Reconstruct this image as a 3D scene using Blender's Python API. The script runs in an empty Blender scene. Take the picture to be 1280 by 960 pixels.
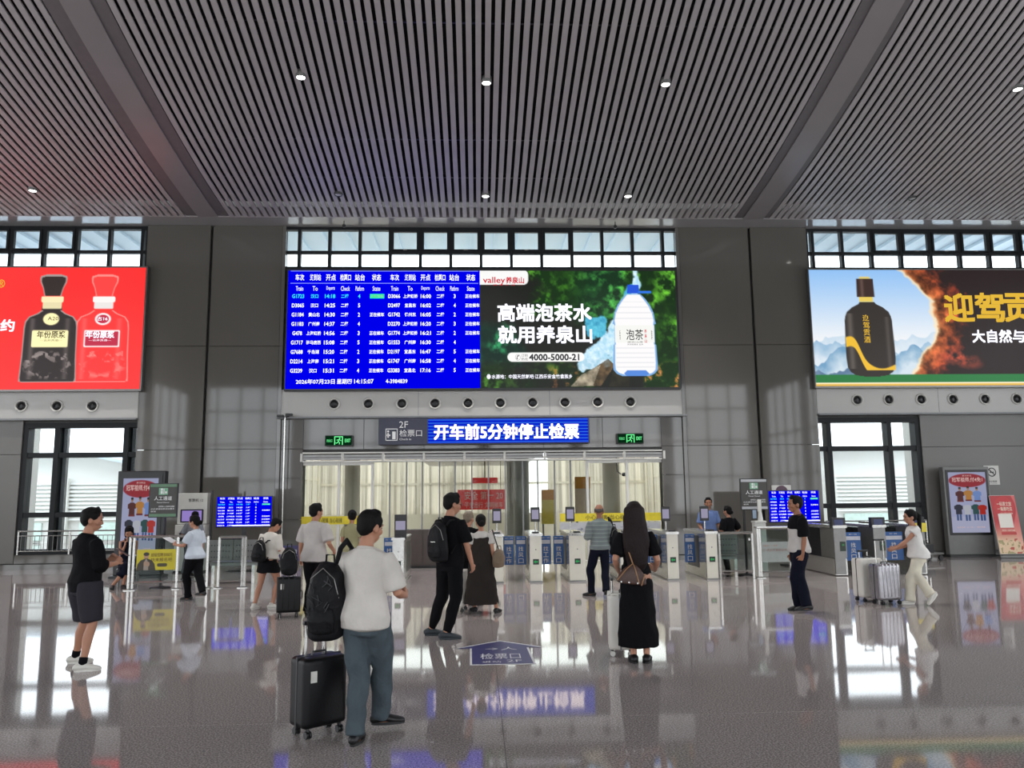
import bpy, bmesh, math, random
import numpy as np
from mathutils import Vector, Matrix
random.seed(7); RNG = np.random.default_rng(7)
SC = bpy.context.scene
COL = SC.collection

# ------------------------------------------------------------------ camera
FOC, PITCH, YAW, ROLL, HC = 1003.0, math.radians(8.06), math.radians(2.513), math.radians(-0.63), 1.72
FW = Vector((math.sin(YAW)*math.cos(PITCH), math.cos(YAW)*math.cos(PITCH), math.sin(PITCH)))
R0 = Vector((math.cos(YAW), -math.sin(YAW), 0)); U0 = R0.cross(FW)
RT = R0*math.cos(ROLL)+U0*math.sin(ROLL); UP = U0*math.cos(ROLL)-R0*math.sin(ROLL)
cam_d = bpy.data.cameras.new('camera'); cam = bpy.data.objects.new('camera', cam_d); COL.objects.link(cam)
cam_d.sensor_width = 36.0; cam_d.lens = FOC*36.0/1280.0; cam_d.clip_end = 400; cam_d.clip_start = 0.05
cam.matrix_world = Matrix(((RT.x, UP.x, -FW.x, 0), (RT.y, UP.y, -FW.y, 0), (RT.z, UP.z, -FW.z, HC), (0, 0, 0, 1)))
SC.camera = cam

# ------------------------------------------------------------------ sky, exposure
SKY = 3.9
w = bpy.data.worlds.new('overcast_sky'); SC.world = w; w.use_nodes = True
nt = w.node_tree; nt.nodes.clear()
o_ = nt.nodes.new('ShaderNodeOutputWorld'); bg = nt.nodes.new('ShaderNodeBackground')
tcw = nt.nodes.new('ShaderNodeTexCoord'); nzw = nt.nodes.new('ShaderNodeTexNoise'); nzw.inputs['Scale'].default_value = 2.5
crw = nt.nodes.new('ShaderNodeValToRGB')
crw.color_ramp.elements[0].color = (.84, .92, 1, 1); crw.color_ramp.elements[1].color = (1, 1, 1, 1)
nt.links.new(tcw.outputs['Generated'], nzw.inputs['Vector']); nt.links.new(nzw.outputs['Fac'], crw.inputs['Fac'])
nt.links.new(crw.outputs['Color'], bg.inputs['Color']); bg.inputs['Strength'].default_value = SKY
nt.links.new(bg.outputs['Background'], o_.inputs['Surface'])
SC.view_settings.view_transform = 'Standard'; SC.view_settings.look = 'None'
SC.view_settings.gamma = 1.0; SC.view_settings.use_curve_mapping = False
SC.view_settings.exposure = 0.0
SC.cycles.max_bounces = 10; SC.cycles.diffuse_bounces = 4; SC.cycles.glossy_bounces = 4
SC.cycles.transparent_max_bounces = 16; SC.cycles.use_denoising = True
SC.cycles.sample_clamp_indirect = 6.0; SC.cycles.caustics_reflective = False; SC.cycles.caustics_refractive = False

# ------------------------------------------------------------------ point helpers (real depth given in metres)
def ray(px, py): return FW + RT*((px-640)/FOC) - UP*((py-480)/FOC)
def P(px, py, Y):
    d = ray(px, py); return Vector((0, 0, HC)) + d*(Y/d.y)
def G(px, py):
    d = ray(px, py); return Vector((0, 0, HC)) + d*(-HC/d.z)
def WX(px, py, Y): return P(px, py, Y).x
def WZ(px, py, Y): return P(px, py, Y).z
def B(a, b, c, d, Y):
    """plane rectangle at depth Y spanned by two picture corners -> x0, x1, z0, z1"""
    mx, my = (a+c)/2, (b+d)/2
    return WX(a, my, Y), WX(c, my, Y), WZ(mx, d, Y), WZ(mx, b, Y)

# ------------------------------------------------------------------ materials
def lin(c):
    c = np.asarray(c, float)/255.0
    return tuple(np.where(c <= .04045, c/12.92, ((c+.055)/1.055)**2.4))
MATS = {}
def mat(name, c, rough=.5, metal=0., vary=.08, scale=8., bump=0., bscale=60., spec=.5, coat=0., crough=.05, emit=None, es=0., alpha=1., stretch=None, sheen=0.):
    """principled surface whose colour wanders a little with object-space noise; c is sRGB 0-255"""
    if name in MATS: return MATS[name]
    m = bpy.data.materials.new(name); MATS[name] = m; m.use_nodes = True
    t = m.node_tree; b = t.nodes['Principled BSDF']; l = lin(c)
    tc = t.nodes.new('ShaderNodeTexCoord'); nz = t.nodes.new('ShaderNodeTexNoise'); nz.inputs['Scale'].default_value = scale
    nz.inputs['Detail'].default_value = 4
    src = tc.outputs['Object']
    if stretch:
        mp = t.nodes.new('ShaderNodeMapping'); mp.inputs['Scale'].default_value = stretch
        t.links.new(src, mp.inputs['Vector']); src = mp.outputs['Vector']
    t.links.new(src, nz.inputs['Vector'])
    cr = t.nodes.new('ShaderNodeValToRGB')
    cr.color_ramp.elements[0].position = .3; cr.color_ramp.elements[1].position = .7
    cr.color_ramp.elements[0].color = (*[max(0, x*(1-vary)) for x in l], 1); cr.color_ramp.elements[1].color = (*[min(1, x*(1+vary)) for x in l], 1)
    t.links.new(nz.outputs['Fac'], cr.inputs['Fac']); t.links.new(cr.outputs['Color'], b.inputs['Base Color'])
    b.inputs['Roughness'].default_value = rough; b.inputs['Metallic'].default_value = metal
    b.inputs['Specular IOR Level'].default_value = spec
    b.inputs['Coat Weight'].default_value = coat; b.inputs['Coat Roughness'].default_value = crough
    b.inputs['Sheen Weight'].default_value = sheen
    if bump:
        n2 = t.nodes.new('ShaderNodeTexNoise'); n2.inputs['Scale'].default_value = bscale; n2.inputs['Detail'].default_value = 3
        t.links.new(src, n2.inputs['Vector'])
        bp = t.nodes.new('ShaderNodeBump'); bp.inputs['Strength'].default_value = bump; bp.inputs['Distance'].default_value = .02
        t.links.new(n2.outputs['Fac'], bp.inputs['Height']); t.links.new(bp.outputs['Normal'], b.inputs['Normal'])
    if emit is not None:
        b.inputs['Emission Color'].default_value = (*lin(emit), 1); b.inputs['Emission Strength'].default_value = es
    if alpha < 1: b.inputs['Alpha'].default_value = alpha
    return m
def glow(name, c, s=1.0):
    """something that gives off light: a screen, a sign, a lamp"""
    if name in MATS: return MATS[name]
    m = bpy.data.materials.new(name); MATS[name] = m; m.use_nodes = True; t = m.node_tree; t.nodes.clear()
    o = t.nodes.new('ShaderNodeOutputMaterial'); e = t.nodes.new('ShaderNodeEmission')
    tc = t.nodes.new('ShaderNodeTexCoord'); nz = t.nodes.new('ShaderNodeTexNoise'); nz.inputs['Scale'].default_value = 1.5
    mr = t.nodes.new('ShaderNodeMapRange'); mr.inputs['To Min'].default_value = s*.96; mr.inputs['To Max'].default_value = s*1.04
    t.links.new(tc.outputs['Object'], nz.inputs['Vector']); t.links.new(nz.outputs['Fac'], mr.inputs['Value'])
    e.inputs['Color'].default_value = (*lin(c), 1); t.links.new(mr.outputs['Result'], e.inputs['Strength'])
    t.links.new(e.outputs['Emission'], o.inputs['Surface']); return m
def picture(name, emit=1.0, rough=.3):
    """a printed or displayed image stored as point colours; emit 0 = print, else a lit screen"""
    if name in MATS: return MATS[name]
    m = bpy.data.materials.new(name); MATS[name] = m; m.use_nodes = True; t = m.node_tree; b = t.nodes['Principled BSDF']
    a = t.nodes.new('ShaderNodeVertexColor'); a.layer_name = 'image'
    b.inputs['Roughness'].default_value = rough
    if emit > 0:
        b.inputs['Base Color'].default_value = (.008, .008, .008, 1); b.inputs['Specular IOR Level'].default_value = .15
        t.links.new(a.outputs['Color'], b.inputs['Emission Color']); b.inputs['Emission Strength'].default_value = emit
    else: t.links.new(a.outputs['Color'], b.inputs['Base Color'])
    return m
def glass(name, tint=(.93, .96, .95), refl=.10, rough=.0):
    if name in MATS: return MATS[name]
    m = bpy.data.materials.new(name); MATS[name] = m; m.use_nodes = True; t = m.node_tree; t.nodes.clear()
    o = t.nodes.new('ShaderNodeOutputMaterial'); tr = t.nodes.new('ShaderNodeBsdfTransparent'); gl = t.nodes.new('ShaderNodeBsdfGlossy')
    lw = t.nodes.new('ShaderNodeLayerWeight'); lw.inputs['Blend'].default_value = refl; mx = t.nodes.new('ShaderNodeMixShader')
    tc = t.nodes.new('ShaderNodeTexCoord'); nz = t.nodes.new('ShaderNodeTexNoise'); nz.inputs['Scale'].default_value = 1.2
    cr = t.nodes.new('ShaderNodeValToRGB'); cr.color_ramp.elements[0].color = (*[x*.97 for x in tint], 1); cr.color_ramp.elements[1].color = (*tint, 1)
    t.links.new(tc.outputs['Object'], nz.inputs['Vector']); t.links.new(nz.outputs['Fac'], cr.inputs['Fac']); t.links.new(cr.outputs['Color'], tr.inputs['Color'])
    gl.inputs['Roughness'].default_value = rough
    t.links.new(lw.outputs['Fresnel'], mx.inputs['Fac']); t.links.new(tr.outputs['BSDF'], mx.inputs[1]); t.links.new(gl.outputs['BSDF'], mx.inputs[2])
    t.links.new(mx.outputs['Shader'], o.inputs['Surface']); return m
def diffuser(name, c):
    """added corridor blind: half scatters, half lets daylight through"""
    if name in MATS: return MATS[name]
    m = bpy.data.materials.new(name); MATS[name] = m; m.use_nodes = True; t = m.node_tree; t.nodes.clear()
    o = t.nodes.new('ShaderNodeOutputMaterial'); d = t.nodes.new('ShaderNodeBsdfDiffuse'); tr = t.nodes.new('ShaderNodeBsdfTranslucent'); mx = t.nodes.new('ShaderNodeMixShader')
    tc = t.nodes.new('ShaderNodeTexCoord'); mp = t.nodes.new('ShaderNodeMapping'); mp.inputs['Scale'].default_value = (9, 9, .12); nz = t.nodes.new('ShaderNodeTexNoise'); nz.inputs['Scale'].default_value = 1.0; nz.inputs['Detail'].default_value = 4
    cr = t.nodes.new('ShaderNodeValToRGB'); l = lin(c); cr.color_ramp.elements[0].position = .35; cr.color_ramp.elements[1].position = .65; cr.color_ramp.elements[0].color = (*[x*.55 for x in l], 1); cr.color_ramp.elements[1].color = (*l, 1)
    t.links.new(tc.outputs['Object'], mp.inputs['Vector']); t.links.new(mp.outputs['Vector'], nz.inputs['Vector']); t.links.new(nz.outputs['Fac'], cr.inputs['Fac'])
    for n in (d, tr): t.links.new(cr.outputs['Color'], n.inputs['Color'])
    mx.inputs['Fac'].default_value = .68; t.links.new(d.outputs['BSDF'], mx.inputs[1]); t.links.new(tr.outputs['BSDF'], mx.inputs[2]); t.links.new(mx.outputs['Shader'], o.inputs['Surface']); return m
def floor_mat():
    m = bpy.data.materials.new('polished_granite'); m.use_nodes = True; t = m.node_tree; b = t.nodes['Principled BSDF']
    tc = t.nodes.new('ShaderNodeTexCoord')
    n1 = t.nodes.new('ShaderNodeTexNoise'); n1.inputs['Scale'].default_value = 75; n1.inputs['Detail'].default_value = 3
    n2 = t.nodes.new('ShaderNodeTexNoise'); n2.inputs['Scale'].default_value = .35; n2.inputs['Detail'].default_value = 3
    t.links.new(tc.outputs['Object'], n1.inputs['Vector']); t.links.new(tc.outputs['Object'], n2.inputs['Vector'])
    cr = t.nodes.new('ShaderNodeValToRGB'); e = cr.color_ramp.elements
    e[0].position = .36; e[0].color = (*lin((124, 116, 114)), 1); e[1].position = .62; e[1].color = (*lin((192, 183, 180)), 1)
    k = e.new(.5); k.color = (*lin((158, 149, 147)), 1)
    t.links.new(n1.outputs['Fac'], cr.inputs['Fac'])
    mr = t.nodes.new('ShaderNodeMapRange'); mr.inputs['To Min'].default_value = .88; mr.inputs['To Max'].default_value = 1.1
    t.links.new(n2.outputs['Fac'], mr.inputs['Value'])
    mx = t.nodes.new('ShaderNodeMix'); mx.data_type = 'RGBA'; mx.blend_type = 'MULTIPLY'; mx.inputs[0].default_value = 1
    t.links.new(cr.outputs['Color'], mx.inputs[6]); t.links.new(mr.outputs['Result'], mx.inputs[7])
    t.links.new(mx.outputs[2], b.inputs['Base Color'])
    r2 = t.nodes.new('ShaderNodeMapRange'); r2.inputs['To Min'].default_value = .03; r2.inputs['To Max'].default_value = .065
    t.links.new(n2.outputs['Fac'], r2.inputs['Value']); t.links.new(r2.outputs['Result'], b.inputs['Roughness'])
    b.inputs['Specular IOR Level'].default_value = .42
    n3 = t.nodes.new('ShaderNodeTexNoise'); n3.inputs['Scale'].default_value = 2.2
    t.links.new(tc.outputs['Object'], n3.inputs['Vector'])
    bp = t.nodes.new('ShaderNodeBump'); bp.inputs['Strength'].default_value = .008; bp.inputs['Distance'].default_value = .03
    t.links.new(n3.outputs['Fac'], bp.inputs['Height']); t.links.new(bp.outputs['Normal'], b.inputs['Normal'])
    return m

# ------------------------------------------------------------------ object helpers
def link(name, me, parent=None, loc=None, rz=None):
    o = bpy.data.objects.new(name, me); COL.objects.link(o)
    if parent is not None: o.parent = parent
    if loc is not None: o.location = loc
    if rz is not None: o.rotation_euler = (0, 0, rz)
    return o
def tag(o, label=None, cat=None, group=None, kind=None):
    if label: o['label'] = label
    if cat: o['category'] = cat
    if group: o['group'] = group
    if kind: o['kind'] = kind
    return o
def thing(name, label, cat, loc=(0, 0, 0), rz=0., group=None):
    o = link(name, None, None, loc, rz); o.empty_display_size = .2
    return tag(o, label, cat, group)
def copy_tree(o, parent=None):
    c = o.copy(); COL.objects.link(c)
    if parent is not None: c.parent = parent
    for ch in list(o.children): copy_tree(ch, c)
    return c
class MB:
    """collects boxes, tubes, lathes, prisms and builds ONE mesh object"""
    def __init__(s): s.v = []; s.f = []
    def add(s, vs, fs):
        k = len(s.v); s.v += [tuple(v) for v in vs]; s.f += [tuple(i+k for i in f) for f in fs]; return s
    def box(s, x0, x1, y0, y1, z0, z1):
        return s.add([(x0, y0, z0), (x1, y0, z0), (x1, y1, z0), (x0, y1, z0), (x0, y0, z1), (x1, y0, z1), (x1, y1, z1), (x0, y1, z1)],
                     [(3, 2, 1, 0), (4, 5, 6, 7), (0, 1, 5, 4), (1, 2, 6, 5), (2, 3, 7, 6), (3, 0, 4, 7)])
    def quad(s, a, b, c, d): return s.add([a, b, c, d], [(0, 1, 2, 3)])
    def tube(s, pts, r, n=8, cap=True):
        pts = [Vector(p) for p in pts]; rs = r if isinstance(r, (list, tuple)) else [r]*len(pts)
        vs, fs = [], []; ref = None
        for i, p in enumerate(pts):
            t = (pts[min(i+1, len(pts)-1)]-pts[max(i-1, 0)]).normalized()
            if ref is None:
                ref = Vector((1, 0, 0)) if abs(t.x) < .8 else Vector((0, 1, 0))
            a = (ref - t*ref.dot(t)).normalized(); b = t.cross(a); ref = a
            for k in range(n):
                q = 2*math.pi*k/n; vs.append(p+(a*math.cos(q)+b*math.sin(q))*rs[i])
        for i in range(len(pts)-1):
            for k in range(n):
                fs.append((i*n+k, i*n+(k+1) % n, (i+1)*n+(k+1) % n, (i+1)*n+k))
        if cap: fs.append(tuple(reversed(range(n)))); fs.append(tuple((len(pts)-1)*n+k for k in range(n)))
        return s.add(vs, fs)
    def lathe(s, prof, c=(0, 0, 0), axis='z', n=20):
        """prof: list of (radius, along)"""
        vs, fs = [], []
        for r, h in prof:
            for k in range(n):
                q = 2*math.pi*k/n; a, b = r*math.cos(q), r*math.sin(q)
                vs.append((c[0]+a, c[1]+b, c[2]+h) if axis == 'z' else ((c[0]+a, c[1]+h, c[2]+b) if axis == 'y' else (c[0]+h, c[1]+a, c[2]+b)))
        m = len(prof)
        for i in range(m-1):
            for k in range(n): fs.append((i*n+k, i*n+(k+1) % n, (i+1)*n+(k+1) % n, (i+1)*n+k))
        fs.append(tuple(reversed(range(n)))); fs.append(tuple((m-1)*n+k for k in range(n)))
        return s.add(vs, fs)
    def prism(s, poly, y0, y1):
        """outline in x,z pushed from y0 to y1"""
        n = len(poly); vs = [(x, y0, z) for x, z in poly]+[(x, y1, z) for x, z in poly]
        fs = [tuple(range(n)), tuple(reversed(range(n, 2*n)))]+[(i+n, (i+1) % n+n, (i+1) % n, i) for i in range(n)]
        return s.add(vs, fs)
    def slab(s, poly, z0, z1):
        n = len(poly); vs = [(x, y, z0) for x, y in poly]+[(x, y, z1) for x, y in poly]
        fs = [tuple(reversed(range(n))), tuple(range(n, 2*n))]+[(i, (i+1) % n, (i+1) % n+n, i+n) for i in range(n)]
        return s.add(vs, fs)
    def rbox(s, x0, x1, y0, y1, z0, z1, r=.02, seg=3):
        bm = bmesh.new(); bmesh.ops.create_cube(bm, size=1)
        for v in bm.verts: v.co = Vector(((x0+x1)/2+v.co.x*(x1-x0), (y0+y1)/2+v.co.y*(y1-y0), (z0+z1)/2+v.co.z*(z1-z0)))
        bmesh.ops.bevel(bm, geom=list(bm.edges), offset=r, segments=seg, profile=.6, affect='EDGES')
        bm.verts.ensure_lookup_table()
        for i, v in enumerate(bm.verts): v.index = i
        s.add([v.co[:] for v in bm.verts], [tuple(v.index for v in f.verts) for f in bm.faces]); bm.free(); return s
    def text(s, body, x0, x1, z0, z1, Y, bold=0., keep=False):
        tv, tf = glyphs(body, bold if bold < .02 else 0.)
        if not tv: return s
        a = np.array(tv); lo, hi = a.min(0), a.max(0); sx = (x1-x0)/max(1e-6, hi[0]-lo[0]); sz = (z1-z0)/max(1e-6, hi[1]-lo[1])
        if keep:
            k = min(sx, sz); ox = (x0+x1)/2-(lo[0]+hi[0])/2*k; oz = (z0+z1)/2-(lo[1]+hi[1])/2*k; sx = sz = k
        else: ox = x0-lo[0]*sx; oz = z0-lo[1]*sz
        em = min(sx, sz)*.028
        for i, (dx, dz) in enumerate(((0, 0),) if bold < .02 else ((-1, -1), (1, -1), (-1, 1), (1, 1), (0, 0))):
            k_ = em if bold < .04 else em*1.5
            s.add([(ox+p[0]*sx+dx*k_, Y-.0002*i, oz+p[1]*sz+dz*k_) for p in tv], tf)
        return s
    def mesh(s, name):
        me = bpy.data.meshes.new(name); me.from_pydata(s.v, [], s.f); me.update(); return me
    def build(s, name, m, parent=None, smooth=False, loc=None, rz=None, bevel=0.):
        me = s.mesh(name)
        if bevel:
            bm = bmesh.new(); bm.from_mesh(me)
            bmesh.ops.bevel(bm, geom=[e for e in bm.edges if len(e.link_faces) == 2 and e.calc_face_angle(0) > .6], offset=bevel, segments=2, affect='EDGES', clamp_overlap=True)
            bm.to_mesh(me); bm.free()
        me.materials.append(m)
        if smooth:
            me.polygons.foreach_set('use_smooth', [True]*len(me.polygons))
            try: me.set_sharp_from_angle(angle=math.radians(38))
            except Exception: pass
        o = link(name, me, parent, loc, rz)
        if name.endswith(('lettering', '_row', 'pictogram', 'scan_line')): o['kind'] = 'stuff'
        return o
_tc = bpy.data.curves.new('lettering_source', 'FONT'); _tc.resolution_u = 2
_to = bpy.data.objects.new('lettering_source', _tc); COL.objects.link(_to); _gc = {}
def glyphs(body, bold):
    k = (body, bold)
    if k not in _gc:
        _tc.body = body; _tc.offset = bold
        dg = bpy.context.evaluated_depsgraph_get(); dg.update()
        me = _to.evaluated_get(dg).to_mesh()
        _gc[k] = ([tuple(v.co) for v in me.vertices], [tuple(p.vertices) for p in me.polygons]); _to.evaluated_get(dg).to_mesh_clear()
    return _gc[k]

# ------------------------------------------------------------------ little painter for screens and posters
def fbm(ny, nx, cell, oct=4, seed=0):
    r = np.random.default_rng(seed); out = np.zeros((ny, nx)); amp = 1; tot = 0
    for o in range(oct):
        c = max(1.5, cell/2**o); gy, gx = int(ny/c)+3, int(nx/c)+3; g = r.random((gy, gx))
        y = np.arange(ny)/c; x = np.arange(nx)/c; yi = y.astype(int); xi = x.astype(int)
        fy = (y-yi)[:, None]; fx = (x-xi)[None]; fy = fy*fy*(3-2*fy); fx = fx*fx*(3-2*fx)
        v = g[yi][:, xi]*(1-fy)*(1-fx)+g[yi+1][:, xi]*fy*(1-fx)+g[yi][:, xi+1]*(1-fy)*fx+g[yi+1][:, xi+1]*fy*fx
        out += v*amp; tot += amp; amp *= .55
    return out/tot
def blur(a, r, it=2):
    for _ in range(it):
        for ax_ in (0, 1):
            p = np.pad(a, [(r, r) if k == ax_ else (0, 0) for k in range(2)], mode='edge'); c = np.cumsum(p, axis=ax_); c = np.insert(c, 0, 0, axis=ax_)
            a = (np.take(c, range(2*r+1, c.shape[ax_]), axis=ax_)-np.take(c, range(0, c.shape[ax_]-2*r-1), axis=ax_))/(2*r+1)
    return a
class Canvas:
    def __init__(s, w, h, k=1.0, bg=(0, 0, 0)):
        s.w, s.h, s.k = w, h, k; s.nx, s.ny = int(w*k)+1, int(h*k)+1
        s.Y, s.X = np.mgrid[0:s.ny, 0:s.nx]/k; s.a = np.zeros((s.ny, s.nx, 3))+np.array(bg, float)
    def put(s, mask, c):
        m = np.clip(mask, 0, 1)[..., None]; s.a = s.a*(1-m)+np.asarray(c, float)*m; return s
    def ell(s, cx, cy, rx, ry, c, soft=.15):
        d = np.sqrt(((s.X-cx)/rx)**2+((s.Y-cy)/ry)**2); return s.put((1-d)/soft+.5, c)
    def rect(s, x0, y0, x1, y1, c, r=0., soft=.6):
        qx = np.abs(s.X-(x0+x1)/2)-(x1-x0)/2+r; qy = np.abs(s.Y-(y0+y1)/2)-(y1-y0)/2+r
        d = np.hypot(np.maximum(qx, 0), np.maximum(qy, 0))+np.minimum(np.maximum(qx, qy), 0)-r
        return s.put(.5-d/soft, c)
    def poly(s, pts, c, soft=.8):
        ins = np.zeros(s.X.shape, bool); n = len(pts)
        for i in range(n):
            (x0, y0), (x1, y1) = pts[i], pts[(i+1) % n]
            if y0 == y1: continue
            ins ^= ((s.Y >= min(y0, y1)) & (s.Y < max(y0, y1)) & (s.X < x0+(s.Y-y0)*(x1-x0)/(y1-y0)))
        return s.put(ins.astype(float), c)
    def prof(s, cx, pts, c, soft=.8):
        """upright solid of half-width pts=[(y, half)]"""
        ys, hs = zip(*pts); hw = np.interp(s.Y, ys, hs, left=-9, right=-9); return s.put(.5+(hw-np.abs(s.X-cx))/soft, c)
    def panel(s, name, m, x0, x1, z0, z1, Y, parent):
        xs = np.linspace(x0, x1, s.nx); zs = np.linspace(z1, z0, s.ny)
        v = np.zeros((s.ny, s.nx, 3)); v[..., 0] = xs[None]; v[..., 1] = Y; v[..., 2] = zs[:, None]
        i = np.arange(s.nx*s.ny).reshape(s.ny, s.nx)
        f = np.stack([i[:-1, :-1], i[1:, :-1], i[1:, 1:], i[:-1, 1:]], -1).reshape(-1, 4)
        me = bpy.data.meshes.new(name); n = s.nx*s.ny
        me.vertices.add(n); me.vertices.foreach_set('co', v.reshape(-1)); k = len(f)
        me.loops.add(k*4); me.loops.foreach_set('vertex_index', f.reshape(-1).astype(np.int32)); me.polygons.add(k)
        me.polygons.foreach_set('loop_start', np.arange(0, k*4, 4, dtype=np.int32)); me.update(calc_edges=True)
        at = me.color_attributes.new('image', 'FLOAT_COLOR', 'POINT'); c = np.clip(s.a, 0, 255).reshape(-1, 3)/255
        c = np.where(c <= .04045, c/12.92, ((c+.055)/1.055)**2.4); at.data.foreach_set('color', np.c_[c, np.ones(n)].reshape(-1).astype(np.float32))
        me.materials.append(m); return link(name, me, parent)
# ================================================================== MATERIALS OF THE HALL
M = dict(
 granite=floor_mat(),
 joint=mat('joint_filler', (48, 45, 44), .7),
 panel=mat('enamelled_wall_panel', (92, 89, 84), .05, vary=.03, scale=.6, spec=.5),
 panel3=mat('painted_wall_panel', (100, 98, 94), .32, vary=.03, scale=.6),
 panel2=mat('enamelled_lintel_panel', (100, 98, 95), .05, vary=.03, scale=.6, spec=.6),
 band=mat('pale_band_panel', (176, 174, 170), .3, vary=.03, scale=.8),
 slat=mat('aluminium_slat', (160, 155, 156), .38, vary=.06, scale=1.5),
 beamf=mat('beam_cover_sheet', (128, 123, 124), .35, vary=.04, scale=1.),
 reveal=mat('beam_reveal_sheet', (96, 92, 94), .5, vary=.05),
 black=mat('plenum_black', (10, 10, 11), .9),
 frame=mat('dark_window_frame', (30, 33, 35), .5, vary=.05, spec=.2),
 frame2=mat('grey_mullion_cap', (120, 122, 124), .35, vary=.05),
 white=mat('white_metal', (205, 204, 198), .35, vary=.03),
 steel=mat('brushed_steel', (188, 187, 183), .22, .85, vary=.06, scale=20),
 dsteel=mat('dark_steel', (122, 121, 119), .3, .7, vary=.06),
 wglass=glass('window_glass', (.93, .96, .97), .08),
 dglass=glass('door_glass', (.82, .84, .80), .16),
 fglass=glass('fence_glass', (.80, .86, .84), .14),
 plastic=mat('black_plastic', (22, 22, 24), .4),
 dark=mat('dark_metal_case', (34, 34, 36), .35, vary=.05),
 grey=mat('grey_case', (112, 112, 110), .4, vary=.05),
 extw=mat('outside_render', (228, 228, 222), .8, vary=.04, scale=.4),
 extg=mat('outside_green_render', (206,220,210), .8, vary=.05, scale=.3),
 ground=mat('outside_paving', (190, 190, 186), .85, vary=.06, scale=.5),
 canopy=mat('canopy_soffit', (206, 224, 238), .6, vary=.03, scale=.4),
 cream=mat('corridor_wall', (228, 221, 204), .5, vary=.04, scale=.7),
 wtext=mat('white_lettering', (225, 225, 225), .5), btext=mat('black_lettering', (25, 25, 25), .6),
)
BLUE = glow('led_blue', (0, 0, 215), 1.25); LWHITE = glow('led_white', (238, 238, 250), 1.5); LCYAN = glow('led_cyan', (60, 225, 235), 1.3); LGREEN = glow('led_green', (20, 215, 140), 1.4)
RULE = glow('led_rule', (120, 130, 235), 1.2)

# ================================================================== FLOOR
YF = 21.9; XL, XR = -18.8, 19.4; YB = -10.0
fl = tag(MB().box(XL-.3, XR+.3, YB-.3, 40.2, -.3, -.012).build('floor', M['joint']), kind='structure')
ys = [YB, -2.9, 6.62, 16.05, 22.05, 40.0]; xs = [XL, -7.25, .18, 7.7, XR]
for j in range(len(ys)-1):
    for i in range(len(xs)-1):
        MB().box(xs[i]+.002, xs[i+1]-.002, ys[j]+.004, ys[j+1]-.004, -.02, 0).build('floor_slab', M['granite'], fl)

# ================================================================== CEILING
def zc(y):
    if y >= 8: s = 21.2-y; return 9.336+.085*s+.0133*s*s
    d = min(8-y, 12.0); return 12.776+.436*d-.01817*d*d
def zceil(px, py):
    d = ray(px, py); y = 21.2
    while y > 5 and HC+d.z/d.y*y > zc(y): y -= .01
    return P(px, py, y)
YS = [21.2-.7*i for i in range(12)]+[12-1.3*i for i in range(13)]
YS = sorted(set([round(y, 3) for y in YS if y > -4]+[-4.0, YB]), reverse=True)
def strip(x0, x1, dz0, dz1, ylist=YS):
    """curved bar that follows the ceiling, dz0..dz1 above its underside"""
    v, f = [], []
    for y in ylist:
        z = zc(y); v += [(x0, y, z+dz0), (x1, y, z+dz0), (x1, y, z+dz1), (x0, y, z+dz1)]
    n = len(ylist)
    for i in range(n-1):
        a, b = 4*i, 4*i+4
        for k in range(4): f.append((a+k, a+(k+1) % 4, b+(k+1) % 4, b+k))
    f.append((3, 2, 1, 0)); f.append(tuple(4*n-4+k for k in range(4)))
    m = MB(); m.v = v; m.f = f; return m
ce = tag(strip(XL-.3, XR+.3, .45, .60).build('ceiling', M['black']), kind='structure')
PITCH_S = .1854; X0S = P(606.4, 271, 21.2).x
sl = strip(-.0555, .0555, 0, .04).mesh('slat'); sl.materials.append(M['slat'])
SX = []; n0 = int(math.floor((XL-X0S)/PITCH_S)); n1 = int(math.ceil((XR-X0S)/PITCH_S))
for k in range(n0+1, n1):
    x = X0S+k*PITCH_S
    if -7.74 < x < -6.76 or 7.2 < x < 8.15: continue
    link('slat', sl, ce, (x, 0, 0)); SX.append(x)
for a, b, c, d in ((-7.70, -7.517, -6.984, -6.80), (7.235, 7.417, 7.982, 8.13)):
    lo = [x for x in SX if x < a-.02]; hi = [x for x in SX if x > d+.02]; a = max(lo)+.085; d = min(hi)-.085
    strip(b, c, -.01, .12).build('beam_cover', M['beamf'], ce)
    strip(a, b-.002, .015, .12).build('beam_reveal', M['reveal'], ce); strip(c+.002, d, .015, .12).build('beam_reveal', M['reveal'], ce)
for y in (19.2, 17.6, 14.2, 11.0, 8.0):      # carriers above the slats
    MB().box(XL, XR, y-.03, y+.03, zc(y)+.1, zc(y)+.16).build('slat_carrier', M['plastic'], ce)
sf = tag(MB().box(XL-.3, XR+.3, 21.2, 22.4, 9.345, 9.50).build('trim_1', mat('soffit_sheet', (150, 148, 150), .16, vary=.03, scale=.5)), kind='structure')
MB().box(XL-.3, XR+.3, 21.17, 21.2, 9.33, 9.62).build('edge_angle', M['slat'], sf)

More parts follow.
